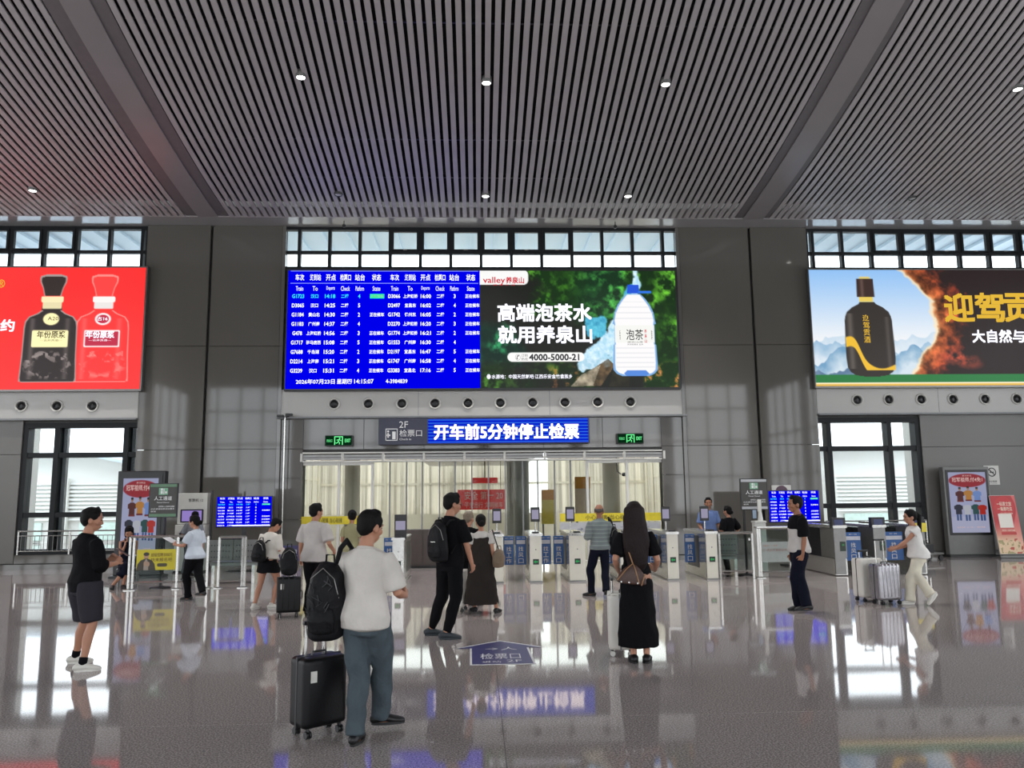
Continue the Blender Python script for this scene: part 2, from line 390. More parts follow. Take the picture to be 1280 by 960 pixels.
# ================================================================== FAR WALL
WZT = 9.345
A = [XL, -12.15, -9.13, -5.42, -4.72, 5.08, 5.78, 9.49, 12.42, XR]
core = MB()
def cb(x0, x1, z0, z1): core.box(x0, x1, 22.06, 22.36, z0, z1)
cb(A[0]-.3, A[1], 0, 8.12); cb(A[1], A[2], 0, .37); cb(A[1], A[2], 3.84, 8.12)
cb(A[2]+.3, A[3], 0, WZT); cb(A[2]-.0, A[2]+.3, 0, .37); cb(A[2], A[2]+.3, 3.84, WZT); cb(A[3], A[4], 0, 8.1); cb(A[4], A[5], 2.94, 8.1); cb(A[5], A[6], 0, 8.1); cb(A[6], A[7]-.3, 0, WZT); cb(A[7]-.3, A[7], 0, .37); cb(A[7]-.3, A[7], 3.84, WZT)
cb(A[7], A[8], 0, .37); cb(A[7], A[8], 3.84, 8.12); cb(A[8], A[9]+.3, 0, 8.12)
core.box(A[0]-.3, A[9]+.3, 22.06, 22.36, 9.5, 10.2)
wf = tag(core.build('wall_far', mat('wall_core', (70, 69, 67), .7)), kind='structure')
def wp(x0, x1, z0, z1, y, m='panel', name='wall_panel', g=.006, t=.1):
    return MB().box(x0+g, x1-g, y, y+t, z0+g, z1-g).build(name, M[m], wf, bevel=.004)
ROWS = [.14, 3.09, 5.91, WZT]
for i in range(3):
    z0, z1 = ROWS[i], ROWS[i+1]
    wp(A[2], -7.40, z0, z1, YF); wp(-7.34, A[3], z0, z1, YF+.02); wp(A[6], 7.79, z0, z1, YF+.02); wp(7.85, A[7], z0, z1, YF)
    for x0, x1 in ((A[3], A[3]+.1), (A[6]-.1, A[6])): wp(x0, x1, z0, z1, YF+.0, 'panel2', 'corner_strip', .002, .14)
for z0, z1 in ((.14, 1.2), (1.2, 2.3), (2.3, 3.09), (3.09, 3.93)):
    wp(A[3]+.1, A[4], z0, z1, 21.99, 'panel2'); wp(A[5], A[6]-.1, z0, z1, 21.99, 'panel2')
LX = [A[4]+(A[5]-A[4])*k/6 for k in range(7)]
for k in range(6): wp(LX[k], LX[k+1], 3.06, 3.93, 21.97, 'panel2', 'lintel_panel')
for xa, xb in ((A[0], A[1]), (A[8], A[9])):
    wp(xa, xb, .14, 3.0, 21.97, 'panel3'); wp(xa, xb, 3.0, 3.92, 21.97, 'panel3')
wp(A[1], A[2], .14, .37, 21.97); wp(A[7], A[8], .14, .37, 21.97)
for k, (xa, xb) in enumerate(((A[0], A[4]), (A[5], A[9]))):
    tag(MB().box(xa, xb, 21.86, 22.06, 0, .13).build('baseboard_%s' % ('left', 'right')[k], M['panel2']), kind='structure')

# pale bands with air nozzles under the screens
def band(name, xa, xb, z0, z1, nozz, joints):
    o = tag(MB().box(xa, xb, 21.92, 22.06, z0, z1).build(name, M['band'], bevel=.01), kind='structure')
    MB().box(xa, xb, 21.80, 22.04, z0-.05, z0-.005).build('drip_rail', M['frame2'], o)
    for px, py in nozz:
        p = P(px, py, 21.85); c = (p.x, 21.92, p.z)
        q = MB().lathe([(.165, .0), (.165, -.03), (.15, -.045), (.125, -.03), (.115, .0)], c, 'y', 28).build('air_nozzle', M['white'], o, True)
        MB().lathe([(.112, -.004), (.105, -.02), (.07, -.06), (.055, -.065), (.05, -.03)], (c[0], c[1], c[2]-.012), 'y', 24).build('nozzle_core', M['plastic'], q, True)
    for px in joints:
        x = WX(px, 500, 21.92); MB().box(x-.006, x+.006, 21.915, 21.93, z0+.02, z1-.02).build('joint_line', M['dsteel'], o)
band('trim_2', A[0], A[2], 3.95, 4.72, [(x, 507) for x in (-17, 25, 69.5, 114)], [])
band('trim_3', A[3], A[6], 3.95, 4.70, [(x, y) for x, y in zip((417, 460, 502, 543.5, 585, 625.5, 666, 706.5, 747.5, 788.5), (504.5, 504.2, 503.9, 503.6, 503.3, 503, 502.7, 502.4, 502, 501.8))], [523, 687])
band('trim_4', A[7], A[9], 3.95, 4.72, [(1073, 499.5), (1112.5, 499), (1153, 498.8), (1193, 498.6), (1233, 498.3), (1273, 498), (1313, 497.7)], [1173])

# ================================================================== WINDOWS
WIN = [0]
def window(x0, x1, z0, z1, xm, zm, sash=(), yw=22.10, fw=.07, deep=.16, caps=False, sashw=.06):
    """frame with mullions at xm and transoms at zm, a pane in every bay, dark sashes in the top bays listed"""
    WIN[0] += 1
    f = MB(); y0, y1 = yw-deep/2, yw+deep/2
    f.box(x0, x0+fw, y0, y1, z0, z1); f.box(x1-fw, x1, y0, y1, z0, z1); f.box(x0+fw, x1-fw, y0, y1, z0, z0+fw); f.box(x0+fw, x1-fw, y0, y1, z1-fw, z1)
    o = tag(f.build('window_%d' % WIN[0], M['frame']), kind='structure')
    for x in xm: MB().box(x-fw/2, x+fw/2, y0, y1, z0+fw, z1-fw).build('mullion', M['frame'], o)
    for z in zm:
        ed = [x0+fw]+list(xm)+[x1-fw]
        MB().box(x0+fw, x1-fw, y0+.02, y1-.02, z-fw/2, z+fw/2).build('transom', M['frame'], o)
    if caps:
        for x in xm: MB().box(x+fw/2+.002, x+fw/2+.10, yw+.09, yw+.22, z0+fw, z1-fw).build('outer_fin', M['frame2'], o)
    xe = [x0+fw/2]+list(xm)+[x1-fw/2]; ze = [z0+fw/2]+list(zm)+[z1-fw/2]
    for i in range(len(xe)-1):
        for j in range(len(ze)-1):
            a, b, c, d = xe[i]+fw/2, xe[i+1]-fw/2, ze[j]+fw/2, ze[j+1]-fw/2
            MB().box(a, b, yw-.006, yw+.006, c, d).build('pane', M['wglass'], o)
            if j == len(ze)-2 and i in sash:
                s = MB(); t = sashw; ya, yb = y0-.03, yw-.01
                s.box(a, a+t, ya, yb, c, d); s.box(b-t, b, ya, yb, c, d); s.box(a+t, b-t, ya, yb, c, c+t*.6); s.box(a+t, b-t, ya, yb, d-t, d)
                so = s.build('sash', M['frame'], o); MB().box((a+b)/2-.05, (a+b)/2+.05, ya-.03, ya, c, c+.03).build('sash_handle', M['steel'], so)
    return o
ZT = WZ(600, 316.5, 22.1); UB = 8.11
up_x = [375+37.7*k for k in range(13)]
window(A[3], A[6], UB, WZT, [WX(x, 300, 22.1) for x in up_x], [ZT], range(4, 10), fw=.085)
window(A[0], A[2], UB, WZT, [x for x in [WX(15.5+41*k, 300, 22.1) for k in range(-6, 5)] if x > A[0]+.3], [ZT], range(0, 9), fw=.085)
window(A[7], A[9], UB, WZT, [x for x in [WX(1014+36.6*k, 300, 22.1) for k in range(0, 14)] if x < A[9]-.3], [ZT], range(3, 14), fw=.085)
window(A[1], A[2]+.3, .37, 3.84, [-11.27, -9.45], [1.40, 2.98], fw=.13, deep=.3, yw=22.16, caps=True)
window(A[7]-.3, A[8], .37, 3.84, [9.82, 11.55], [1.40, 2.98], fw=.13, deep=.3, yw=22.16, caps=True)
# window railings
def railing(x0, x1, y, n, posts, label):
    r = thing('window_railing', label, 'railing', ((x0+x1)/2, y, 0)); c = (x0+x1)/2
    MB().tube([(x0-c, 0, .98), (x1-c, 0, .98)], .022).build('top_rail', M['steel'], r, True)
    MB().tube([(x0-c, 0, .86), (x1-c, 0, .86)], .015).build('middle_rail', M['steel'], r, True)
    MB().tube([(x0-c, 0, .46), (x1-c, 0, .46)], .015).build('bottom_rail', M['steel'], r, True)
    for x in posts: MB().box(x-c-.02, x-c+.02, -.015, .015, .372, .98).build('post', M['steel'], r)
    bar = MB().tube([(0, 0, .46), (0, 0, .86)], .009, 6).mesh('baluster'); bar.materials.append(M['dsteel'])
    for k in range(n): link('baluster', bar, r, (x0-c+.1+(x1-x0-.2)*k/(n-1), 0, 0))
railing(-12.1, -9.2, 21.99, 24, [-12.07, -10.75, -9.28], 'low steel railing before the left window beside the tall poster stand')
railing(9.55, 12.4, 21.99, 24, [9.6, 11.1, 12.37], 'low steel railing before the right window behind the right ticket gates')

# ================================================================== DOOR
d1 = tag(MB().box(A[4], A[5], 21.98, 22.2, 2.72, 2.76).build('door_1', M['white']), kind='structure')
TX0, TX1 = WX(377, 571, 22.0), WX(830, 571, 22.0)
for k in range(10):
    x = TX0+(TX1-TX0)*k/9; MB().box(x-.03, x+.03, 21.96, 22.02, 2.74, 2.96).build('transom_post', M['white'], d1)
for k in range(9):
    a = TX0+(TX1-TX0)*k/9+.04; b = TX0+(TX1-TX0)*(k+1)/9-.04
    g = MB().box(a, b, 22.0, 22.05, 2.78, 2.92).build('transom_grille', M['dsteel'], d1)
    MB().box(a, b, 21.985, 22.0, 2.84, 2.86).build('grille_blade', M['reveal'], g)
MB().box(A[4], A[5], 21.95, 22.04, 2.95, 2.99).build('door_header', M['white'], d1)
for px in (376, 423, 465, 735, 785, 832):
    x = WX(px, 640, 22.1); MB().box(x-.035, x+.035, 22.06, 22.14, 0, 2.72).build('door_stile', M['white'], d1)
for a, b in ((376, 423), (423, 465), (735, 785), (785, 832)):
    x0, x1 = WX(a, 640, 22.1)+.04, WX(b, 640, 22.1)-.04
    l = MB().box(x0, x1, 22.09, 22.11, .02, 2.64).build('door_leaf', M['dglass'], d1)
    MB().box(x0, x1, 22.07, 22.13, 2.64, 2.72).build('leaf_rail', M['white'], l)
mx = [465, 487, 508, 527.7, 549.5, 569, 590, 610.7, 632, 654, 672.7, 694, 714, 735]
for k in range(len(mx)-1):
    x0, x1 = WX(mx[k], 640, 22.15), WX(mx[k+1], 640, 22.15)
    MB().box(x0+.02, x1-.02, 22.14, 22.16, .02, 2.72).build('glass_panel', M['dglass'], d1)
    if k: MB().box(x0-.018, x0+.018, 22.10, 22.2, 0, 2.72).build('glass_post', M['frame2'], d1)
MB().box(A[4], A[5], 22.02, 22.3, -.005, .004).build('threshold', M['steel'], d1)
YEL = mat('yellow_film', (214, 196, 40), .5); GRF = mat('grey_film', (176, 178, 182), .5); PUR = mat('violet_film', (70, 68, 112), .45)
for a, b in ((376, 450), (700, 826)):
    x0, x1 = WX(a, 646, 22.06), WX(b, 646, 22.06)
    q = MB().box(x0, x1, 22.05, 22.056, WZ(700, 652, 22.06), WZ(700, 642, 22.06)).build('yellow_strip', YEL, d1)
    t = MB(); t.text('小心玻璃 当心碰撞', x0+(x1-x0)*.25, x1-(x1-x0)*.3, WZ(700, 650, 22.06), WZ(700, 644, 22.06), 22.045); t.build('lettering', M['btext'], q)
q = MB().box(WX(700, 660, 22.06), WX(826, 660, 22.06), 22.05, 22.056, WZ(760, 668, 22.06), WZ(760, 653, 22.06)).build('grey_strip', GRF, d1)
t = MB(); t.text('→ 检票进站 二楼候车', WX(722, 660, 22.04), WX(812, 660, 22.04), WZ(760, 663, 22.05), WZ(760, 658, 22.05), 22.045); t.build('lettering', PUR, q)
# violet film on the glass beside the door
x0, x1, z0, z1 = B(339, 682, 377, 713, 21.95)
q = tag(MB().box(x0, x1, 21.925, 21.94, .06, z1).build('glass_screen', PUR, bevel=.004), 'low violet screen with white writing between the left pillar and the glass doors', 'screen')
t = MB()
for k, ch in enumerate('请勿通行'): t.text(ch, WX(361, 700, 21.9), WX(371, 700, 21.9), WZ(366, 692.5+k*6.6, 21.9), WZ(366, 686.8+k*6.6, 21.9), 21.92)
t.build('lettering', M['wtext'], q)

# ================================================================== OTHER WALLS
for nm, x0, x1 in (('wall_left', XL-.3, XL), ('wall_right', XR, XR+.3)):
    m_ = MB(); m_.box(x0, x1, YB-.3, 22.06, 0, .6); m_.box(x0, x1, 17.5, 22.06, .6, 17); m_.box(x0, x1, YB-.3, 17.5, 8.6, 17)
    for y in (YB-.3, -3.5, 3.5, 10.5): m_.box(x0, x1, y, y+.7, .6, 8.6)  # side walls out of view; openings between piers added to brighten the hall
    o = tag(m_.build(nm, M['panel2']), kind='structure')
    for k in range(18): MB().box(x0+.1, x0+.2, YB+1.5*k+.7, YB+1.5*k+.78, .6, 8.6).build('mullion', M['frame'], o)
    for z in (3.0, 5.6): MB().box(x0+.1, x0+.2, YB, 17.5, z-.05, z+.05).build('transom', M['frame'], o)
wb = MB(); BZ0, BZ1 = 0.6, 9.2
wb.box(XL, XR, YB-.3, YB, 0, BZ0); wb.box(XL, XR, YB-.3, YB, BZ1, 17)
for x in (XL, -12.4, -6.2, 0, 6.2, 12.4, XR-.9): wb.box(x, x+.9, YB-.3, YB, BZ0, BZ1)
wbo = tag(wb.build('wall_behind', M['band']), kind='structure')
for x in [XL+1.5*k for k in range(1, 25)]: MB().box(x-.04, x+.04, YB-.2, YB-.05, BZ0, BZ1).build('mullion', M['frame'], wbo)
for z in (3.0, 5.4, 7.6): MB().box(XL, XR, YB-.2, YB-.05, z-.05, z+.05).build('transom', M['frame'], wbo)

# ================================================================== OUTSIDE: canopy, annexes, ground
tag(MB().box(-60, 60, 22.4, 130, -.4, -.06).build('ground', M['ground']), kind='structure')
tag(MB().box(-60, 60, -60, YB-.35, -.4, -.06).build('ground_behind', M['ground']), kind='structure')
cn = thing('platform_canopy', 'pale platform canopy outside, seen through the upper windows', 'canopy', (0, 25, 0))
MB().box(-30, 30, -2.6, 2.6, 10.35, 10.6).build('canopy_deck', M['canopy'], cn)
rib = MB().box(-.03, .03, -1.2, 2.5, 10.24, 10.35).mesh('canopy_rib'); rib.materials.append(M['canopy'])
for k in range(76): link('canopy_rib', rib, cn, (-30+.8*k+.2, 0, 0))
for x in (-27, 27): MB().box(x-.3, x+.3, 1.6, 2.2, -.05, 10.35).build('canopy_column', M['extw'], cn)
def annex(cx, y, label, mirror):
    a = thing('station_annex', label, 'building', (cx, y, 0)); s = -1 if mirror else 1
    poly = [(s*-7, 0), (s*7, 0), (s*7, 2.5), (s*1.2, 3.75), (s*-7, 3.75)]
    if mirror: poly = poly[::-1]
    MB().prism(poly, 0, 8).build('wall', M['extw'], a)
    rp = [(s*-7.3, 3.72), (s*1.3, 3.72), (s*7.4, 2.42), (s*7.4, 2.52), (s*1.3, 3.86), (s*-7.3, 3.86)]
    if mirror: rp = rp[::-1]
    MB().prism(rp, -.5, 8.4).build('roof', M['canopy'], a)
    for k in range(10):
        z = .95+.17*k; x1 = 3.6
        MB().box(*sorted((s*-3.4, s*x1)), -.12, -.02, z, z+.09).build('louvre', mat('louvre_blade', (236,238,234), .6), a)
    for x in (-3.5, 0.4, 3.7): MB().box(s*x-.12, s*x+.12, -.3, -.12, 0, 2.75-max(0, x-.4)*.3).build('pillar', M['extw'], a)
    for x in (-3.0, 1.0): MB().box(*sorted((s*x, s*(x+2.4))), -.06, -.01, .1, .85).build('shop_window', mat('green_glazing', (205,228,216), .1), a)
annex(-18.2, 36, 'pale building with louvres outside the left window', False)
annex(19.5, 36, 'pale building with sloping roof outside the right window', False)
for x, lb in ((-13.3, 'left'), (13.55, 'right')):
    tag(MB().box(x-.45, x+.45, 23.2, 24.2, -.06, 6.8).build('outer_column', M['extw'], bevel=.03), 'square grey column outside at the outer edge of the %s window' % lb, 'column')

# ================================================================== BRIDGE CORRIDOR BEHIND THE DOOR
CY0, CY1, CX0, CX1 = 22.4, 38.0, -7.4, 8.0
co = tag(MB().box(CX0, CX1, CY1, CY1+.2, 0, 1.0).build('wall_corridor_end', M['cream']), kind='structure')
for k in range(11):
    x = CX0+(CX1-CX0)*k/10; MB().box(x-.07, x+.07, CY1, CY1+.16, 1.0, 5).build('mullion', M['cream'], co)
for k in (0, 1, 2, 3, 4, 5, 7, 8, 9):
    x = CX0+(CX1-CX0)*k/10; MB().box(x+.07, x+(CX1-CX0)/10-.07, CY1+.05, CY1+.1, 1.0, 5).build('diffuser_panel', diffuser('pale_diffuser', (246, 240, 230)), co)  # added sheets cover the end bays to dim and spread the sky
for z in (2.4, 3.6, 5): MB().box(CX0, CX1, CY1+.02, CY1+.14, z-.05, z+.05).build('transom', M['cream'], co)
for nm, x in (('wall_corridor_left', CX0), ('wall_corridor_right', CX1)):
    o = tag(MB().box(x-.1, x+.1, CY0, CY1, 0, .5).build(nm, M['cream']), kind='structure')
    for k in range(13):
        y = CY0+.3+(CY1-CY0-.6)*k/12; MB().box(x-.08, x+.08, y-.16, y+.16, .5, 4.6).build('pilaster', M['cream'], o)
    for z in (1.5, 2.6): MB().box(x-.05, x+.05, CY0, CY1, z-.03, z+.03).build('transom', M['cream'], o)
    for k in range(12):
        y = CY0+.46+(CY1-CY0-.6)*k/12
        if k % 5 != 4: MB().box(x-.03, x+.03, y, y+.94, .5, 4.6).build('diffuser_panel', diffuser('pale_diffuser', (246, 240, 230)), o)  # same added light-spreading sheets along the corridor sides
cc = tag(MB().box(CX0-.3, CX1+.3, CY0-.04, CY0+6.8, 4.6, 4.75).build('ceiling_corridor', M['cream']), kind='structure')  # unseen roof, stopped short so daylight drops into the corridor
MB().box(-2.2, 2.2, 29.0, 37.5, 3.2, 3.4).build('bulkhead', M['band'], cc)
for i, (px, Y, r) in enumerate(((652, 27.0, .26), (640, 34, .22), (440, 26.5, .25), (765, 26.5, .28))):
    x = WX(px, 640, Y)
    c = thing('corridor_column', ('round grey column behind the glass doors beside the middle ticket gate', 'thin round column furthest back behind the glass doors', 'round column behind the left glass doors above the near traveller', 'round column behind the right glass doors above the old traveller')[i], 'column', (x, Y, 0))
    MB().lathe([(r, 0), (r, 4.59)], n=24).build('shaft', M['cream'] if i > 1 else mat('grey_column', (140, 142, 138), .4), c, True)
    MB().lathe([(r+.03, .0), (r+.03, .18)], n=24).build('foot_ring', M['steel'], c, True)
RED = mat('red_banner', (206, 58, 60), .5, emit=(220, 60, 62), es=.25)  # weak emission put into the red, so the banner cloth glows by itself
x0, x1, z0, z1 = B(572, 612, 632, 637, 29)
rb = thing('hanging_banner', 'red banner with white writing hanging behind the glass doors', 'banner', ((x0+x1)/2, 29, 0)); c = (x0+x1)/2
MB().box(x0-c, x1-c, 0, .08, z0, z1).build('cloth', RED, rb, bevel=.01)
t = MB(); t.text('安全 第一 20', x0-c+.25, x1-c-.1, z0+(z1-z0)*.5, z1-.06, -.01); t.text('平安出行 文明候车', x0-c+.25, x1-c-.1, z0+.06, z0+(z1-z0)*.38, -.01); t.build('lettering', M['wtext'], rb)
for s in (.1, .9): MB().tube([(x0-c+(x1-x0)*s, .04, z1), (x0-c+(x1-x0)*s, .04, 3.25)], .012).build('hanger', M['dsteel'], rb)
x0, x1, z0, z1 = B(590, 597, 622, 604, 29.5)
r2 = tag(MB().box(x0, x1, 29.5, 29.56, z0, z1).build('red_ticker', RED, bevel=.008), 'narrow red strip sign above the red banner behind the glass doors', 'sign')
MB().box((x0+x1)/2-.02, (x0+x1)/2+.02, 29.52, 29.55, z1, 3.25).build('hanger', M['dsteel'], r2)
for i, (a, b, cc_, d, Y) in enumerate(((677, 612, 695, 655, 28), (719, 596, 738, 645, 27))):
    x0, x1, z0, z1 = B(a, b, cc_, d, Y)
    yb = thing('advert_panel', ('yellow advertising panel behind the glass between the middle gates', 'orange and white advertising panel behind the glass beside the old traveller')[i], 'advertisement', ((x0+x1)/2, Y, 0)); c = (x0+x1)/2
    MB().box(x0-c, x1-c, 0, .1, z0, z1).build('face_sheet', mat('advert_yellow', (232, 214, 96), .5) if i == 0 else mat('advert_cream', (226, 205, 190), .5), yb, bevel=.01)
    MB().box(x0-c, x1-c, -.02, -.005, z1-(z1-z0)*.3, z1).build('advert_heading', mat('advert_orange', (228, 160, 60), .5), yb)
    for s in (.1, .9): MB().box(x0-c+(x1-x0)*s-.03, x0-c+(x1-x0)*s+.03, .02, .08, 0, z0).build('leg', M['dsteel'], yb)
x0, x1, z0, z1 = B(506, 665, 551, 706, 20.4)
lc = thing('low_cabinet', 'low dark brown cabinet behind the leftmost visible ticket gate', 'cabinet', ((x0+x1)/2, 20.5, 0)); c = (x0+x1)/2
MB().box(x0-c, x1-c, 0, .45, .06, .95).build('body', mat('brown_laminate', (66, 56, 52), .45), lc, bevel=.01)
for k in range(2): MB().box(x0-c+.02+k*(x1-x0)/2, x0-c+(k+1)*(x1-x0)/2-.02, -.015, 0, .1, .92).build('door', mat('brown_laminate', (66, 56, 52), .45), lc, bevel=.004)
MB().box(x0-c+.03, x1-c-.03, .05, .4, 0, .06).build('plinth', M['plastic'], lc)
# ================================================================== LED SCREEN OVER THE DOOR
YS_ = 21.72
def case(o, x0, x1, z0, z1, y, name='case', m='dark', d=.10, e=.04):
    return MB().box(x0-e, x1+e, y+.006, y+d, z0-e, z1+e).build(name, M[m], o, bevel=.006)
X0, X1 = WX(357.5, 412, YS_), WX(848, 412, YS_); Z0, Z1 = WZ(602, 486.3, YS_), WZ(602, 337, YS_); XM = WX(600, 412, YS_)
ls = thing('led_screen', 'wide lit screen over the doors with blue timetable and waterfall advertisement', 'screen', (0, YS_, 0))
MB().box(X0-.02, X1+.02, .02, .14, Z0-.03, Z1+.03).build('case', M['dark'], ls, bevel=.008)
MB().box(X0+.02, XM, .004, .02, Z0+.03, Z1-.03).build('timetable_display', BLUE, ls)
def sx(px): return X0+.02+(px-358)/(600-358)*(XM-X0-.02)
def sz(py): return Z1-.03-(py-338.3)/(485.3-338.3)*(Z1-Z0-.06)
for y in (339.0, 354.5): MB().box(sx(361), sx(598), .0, .004, sz(y+.45), sz(y-.45)).build('rule', RULE, ls)
HEAD = [('车次', 'Train', 372.5, 11), ('终到站', 'To', 392, 14), ('开点', 'Departs', 411.5, 12.5), ('检票口', 'Check', 430, 13.5), ('站台', 'Platform', 448, 12.5), ('状态', 'State', 469, 11.5)]
ROWL = [('G1723', '汉口', '14:18', '4', '正在检票'), ('D3065', '汉口', '14:25', '5', ''), ('G1184', '黄山北', '14:30', '2', '正在候车'), ('G1183', '广州南', '14:37', '4', ''), ('G478', '上海虹桥', '14:56', '3', '正在候车'),
        ('G1717', '驻马店西', '15:08', '5', '正在候车'), ('G7688', '千岛湖', '15:20', '2', '正在候车'), ('D2214', '上海南', '15:21', '3', '正在候车'), ('G3239', '汉口', '15:31', '4', '正在候车')]
ROWR = [('D3066', '上海虹桥', '16:00', '3', '正在候车'), ('D2497', '宜昌东', '16:02', '4', '正在候车'), ('G1742', '徐州东', '16:05', '2', '正在候车'), ('D2270', '上海虹桥', '16:20', '3', '正在候车'), ('G1774', '上海虹桥', '16:21', '2', '正在候车'),
        ('G1553', '广州南', '16:30', '4', ''), ('D2197', '宜昌东', '16:47', '5', '正在候车'), ('G1747', '广州南', '16:58', '4', '正在候车'), ('G3383', '宜昌北', '17:16', '5', '正在候车')]
def timetable(fx, fz, parent, yh=0., mats=(LWHITE, LCYAN, LGREEN), left=ROWL, right=ROWR, offs=(0, 120.5), nrows=9):
    h = MB()
    for off in offs:
        for zh, en, px, wd in HEAD:
            x = px+off-(1 if off else 0)
            h.text(zh, fx(x-wd/2), fx(x+wd/2), fz(351.2), fz(343), yh, .012)
            we = wd*.42 if en != 'To' else 3.2
            h.text(en, fx(x-we), fx(x+we), fz(364), fz(358.2), yh, .0)
    h.build('heading_row', mats[0], parent)
    for r in range(nrows):
        y = 370.8+11.55*r
        for off, rows in zip(offs, (left, right)):
            m = MB(); tr, to, tm, pl, st = rows[r]; lit = rows is left and r == 0
            def c(s, px, wd, hh=2.5, mm=m): mm.text(s, fx(px-wd/2+off), fx(px+wd/2+off), fz(y+hh), fz(y-hh), yh, .018)
            c(tr, 371, 15 if len(tr) > 4 else 12); c(to, 391.5, min(18, 4.7*len(to))); c(tm, 411, 13); c('二楼', 429.5, 9.5); c(pl, 447.5, 2.6)
            if st and not lit: c(st, 470, 18)
            m.build('train_row', mats[1] if lit else mats[0], parent)
            if lit:
                g = MB(); g.box(fx(461), fx(479), yh-.001, yh+.001, fz(y+2.8), fz(y-2.8)); q = g.build('status_lamp', mats[2], parent)
                g = MB(); g.text('正在检票', fx(462), fx(478), fz(y+2), fz(y-2), yh-.004, .0); g.build('lettering', M['wtext'], q)
timetable(sx, sz, ls)
m = MB(); m.text('2026年07月23日', sx(371), sx(419), sz(479.6), sz(473.4), 0., .012); m.text('星期四', sx(421.5), sx(440), sz(479.6), sz(473.4), 0., .012); m.text('14:15:07', sx(443), sx(467), sz(479.2), sz(473.8), 0., .012); m.text('4-3984839', sx(482), sx(509), sz(479), sz(474), 0., .012)
m.build('date_row', LWHITE, ls)
# advertisement: forest, waterfall and water bottle
cv = Canvas(248, 148, 1.25, (26, 28, 24)); X, Y = cv.X, cv.Y
n1, n2, n3 = fbm(cv.ny, cv.nx, 30, 5, 1), fbm(cv.ny, cv.nx, 9, 4, 2), fbm(cv.ny, cv.nx, 60, 3, 3)
leaf = (np.clip((n2-.40)*3.2, 0, 1)*np.clip((n1-.30)*2.6, .15, 1.1))[..., None]
g1 = np.array((16, 46, 14))+leaf*np.array((92, 150, 40)); g2 = np.array((12, 46, 36))+leaf*np.array((50, 140, 80))
def mask(m_, col): cv.a[:] = cv.a*(1-np.clip(m_, 0, 1)[..., None])+col*np.clip(m_, 0, 1)[..., None]
mask(((n1-.5)*3+(X-55)/30)*(Y < 72)*np.clip((70-Y-12*n1)/10, 0, 1), g1); mask(np.clip((X-110)/30, 0, 1)*np.clip((78-Y)/14, 0, 1)*np.clip((190-X)/12, 0, 1), .55*g1+.45*g2)
mask(np.clip((X-196-10*n1)/8, 0, 1), g1*.92); mask(np.clip((55-X-20*n1+.35*(Y-60))/14, 0, 1)*np.clip((Y-62)/12, 0, 1)*np.clip((125-Y)/15, 0, 1), g2*.85)
mask(np.clip((n3-.42)*5, 0, 1)*np.clip((Y-112)/10, 0, 1)*np.clip((150-X)/20, 0, 1)*.8, g1*.8)
mask(np.clip((n2-.55)*6, 0, 1)*np.clip((Y-115)/8, 0, 1)*(X > 205), np.array((205, 130, 70))+0*g1); mask(np.clip((n2-.55)*7, 0, 1)*np.clip((Y-118)/8, 0, 1)*np.clip(1-np.abs(X-105)/28, 0, 1), np.array((190, 110, 60))+0*g1)
st = fbm(cv.ny, cv.nx, 5, 3, 9)[..., None]
wtr = np.array((130, 190, 215))+st*np.array((110, 60, 45)); teal = np.array((40, 130, 170))+st*np.array((70, 80, 60))
for pts, c in (([(190, 14), (200, 18), (190, 50), (178, 62), (172, 60)], teal), ([(193, 0), (201, 0), (203, 20), (198, 34), (190, 44), (193, 20)], wtr), ([(174, 58), (160, 72), (150, 90), (146, 108), (165, 104), (185, 70), (188, 50)], wtr),
               ([(133, 60), (158, 60), (160, 80), (140, 88), (133, 84)], teal), ([(128, 104), (160, 84), (178, 88), (172, 112), (126, 118)], wtr), ([(120, 114), (170, 110), (165, 122), (122, 128)], wtr*.96), ([(0, 0)]*3, wtr)):
    q = Canvas(248, 148, 1.25); q.poly(pts, (255, 255, 255)); mk = blur(q.a[..., 0]/255, 3)
    mk = np.clip((mk-.5+(fbm(cv.ny, cv.nx, 10, 3, 21)-.5)*1.1)*3+.5, 0, 1)*np.clip(mk*4, 0, 1); mask(mk, c)
for pts, c in (([(118, 146), (135, 128), (160, 112), (168, 120), (150, 146)], (92, 74, 52)), ([(112, 147), (126, 132), (150, 120), (140, 146)], (150, 140, 120)), ([(170, 112), (190, 118), (185, 147), (160, 147)], (38, 36, 26))):
    q = Canvas(248, 148, 1.25); q.poly(pts, (255, 255, 255)); mask(q.a[..., 0]/255*np.clip(.4+n2, 0, 1), np.array(c)*(.6+.8*n2[..., None]))
bc = 194
cv.prof(bc, [(18, 7), (28, 8), (29, 8)], (30, 80, 205)); cv.rect(200, 26, 217, 29, (40, 110, 220), 1.4)
cv.prof(bc, [(30, 9), (36, 15), (44, 20.5), (54, 25), (64, 26.5), (68, 27.5), (69, 25.5), (94, 25.5), (95, 27), (118, 28), (126, 28), (131, 24), (134, 17)], (120, 165, 215))
cv.prof(bc, [(31, 8), (37, 13), (45, 18.5), (55, 23), (64, 24.8), (69, 24), (94, 24), (95, 25), (118, 25.5), (126, 25), (130, 21), (132, 15)], (238, 236, 236))
for y in (40, 47, 54, 61, 99, 105, 111, 117, 123): cv.put((np.abs(Y-y) < .7)*(np.abs(X-bc) < 15+min(9, (y-36)*.5))*.5, (205, 208, 214))
cv.prof(bc+1, [(127, 12), (131, 16), (134, 12)], (80, 130, 210)); cv.rect(bc-25, 70, bc+25, 92, (232, 232, 228), 1)
cv.rect(-1, -1, 61, 18, (236, 236, 234), 6); cv.rect(-1, -1, 20, 18, (236, 236, 234))
cv.rect(34, 104, 130, 115.5, (238, 238, 236), 5.6)
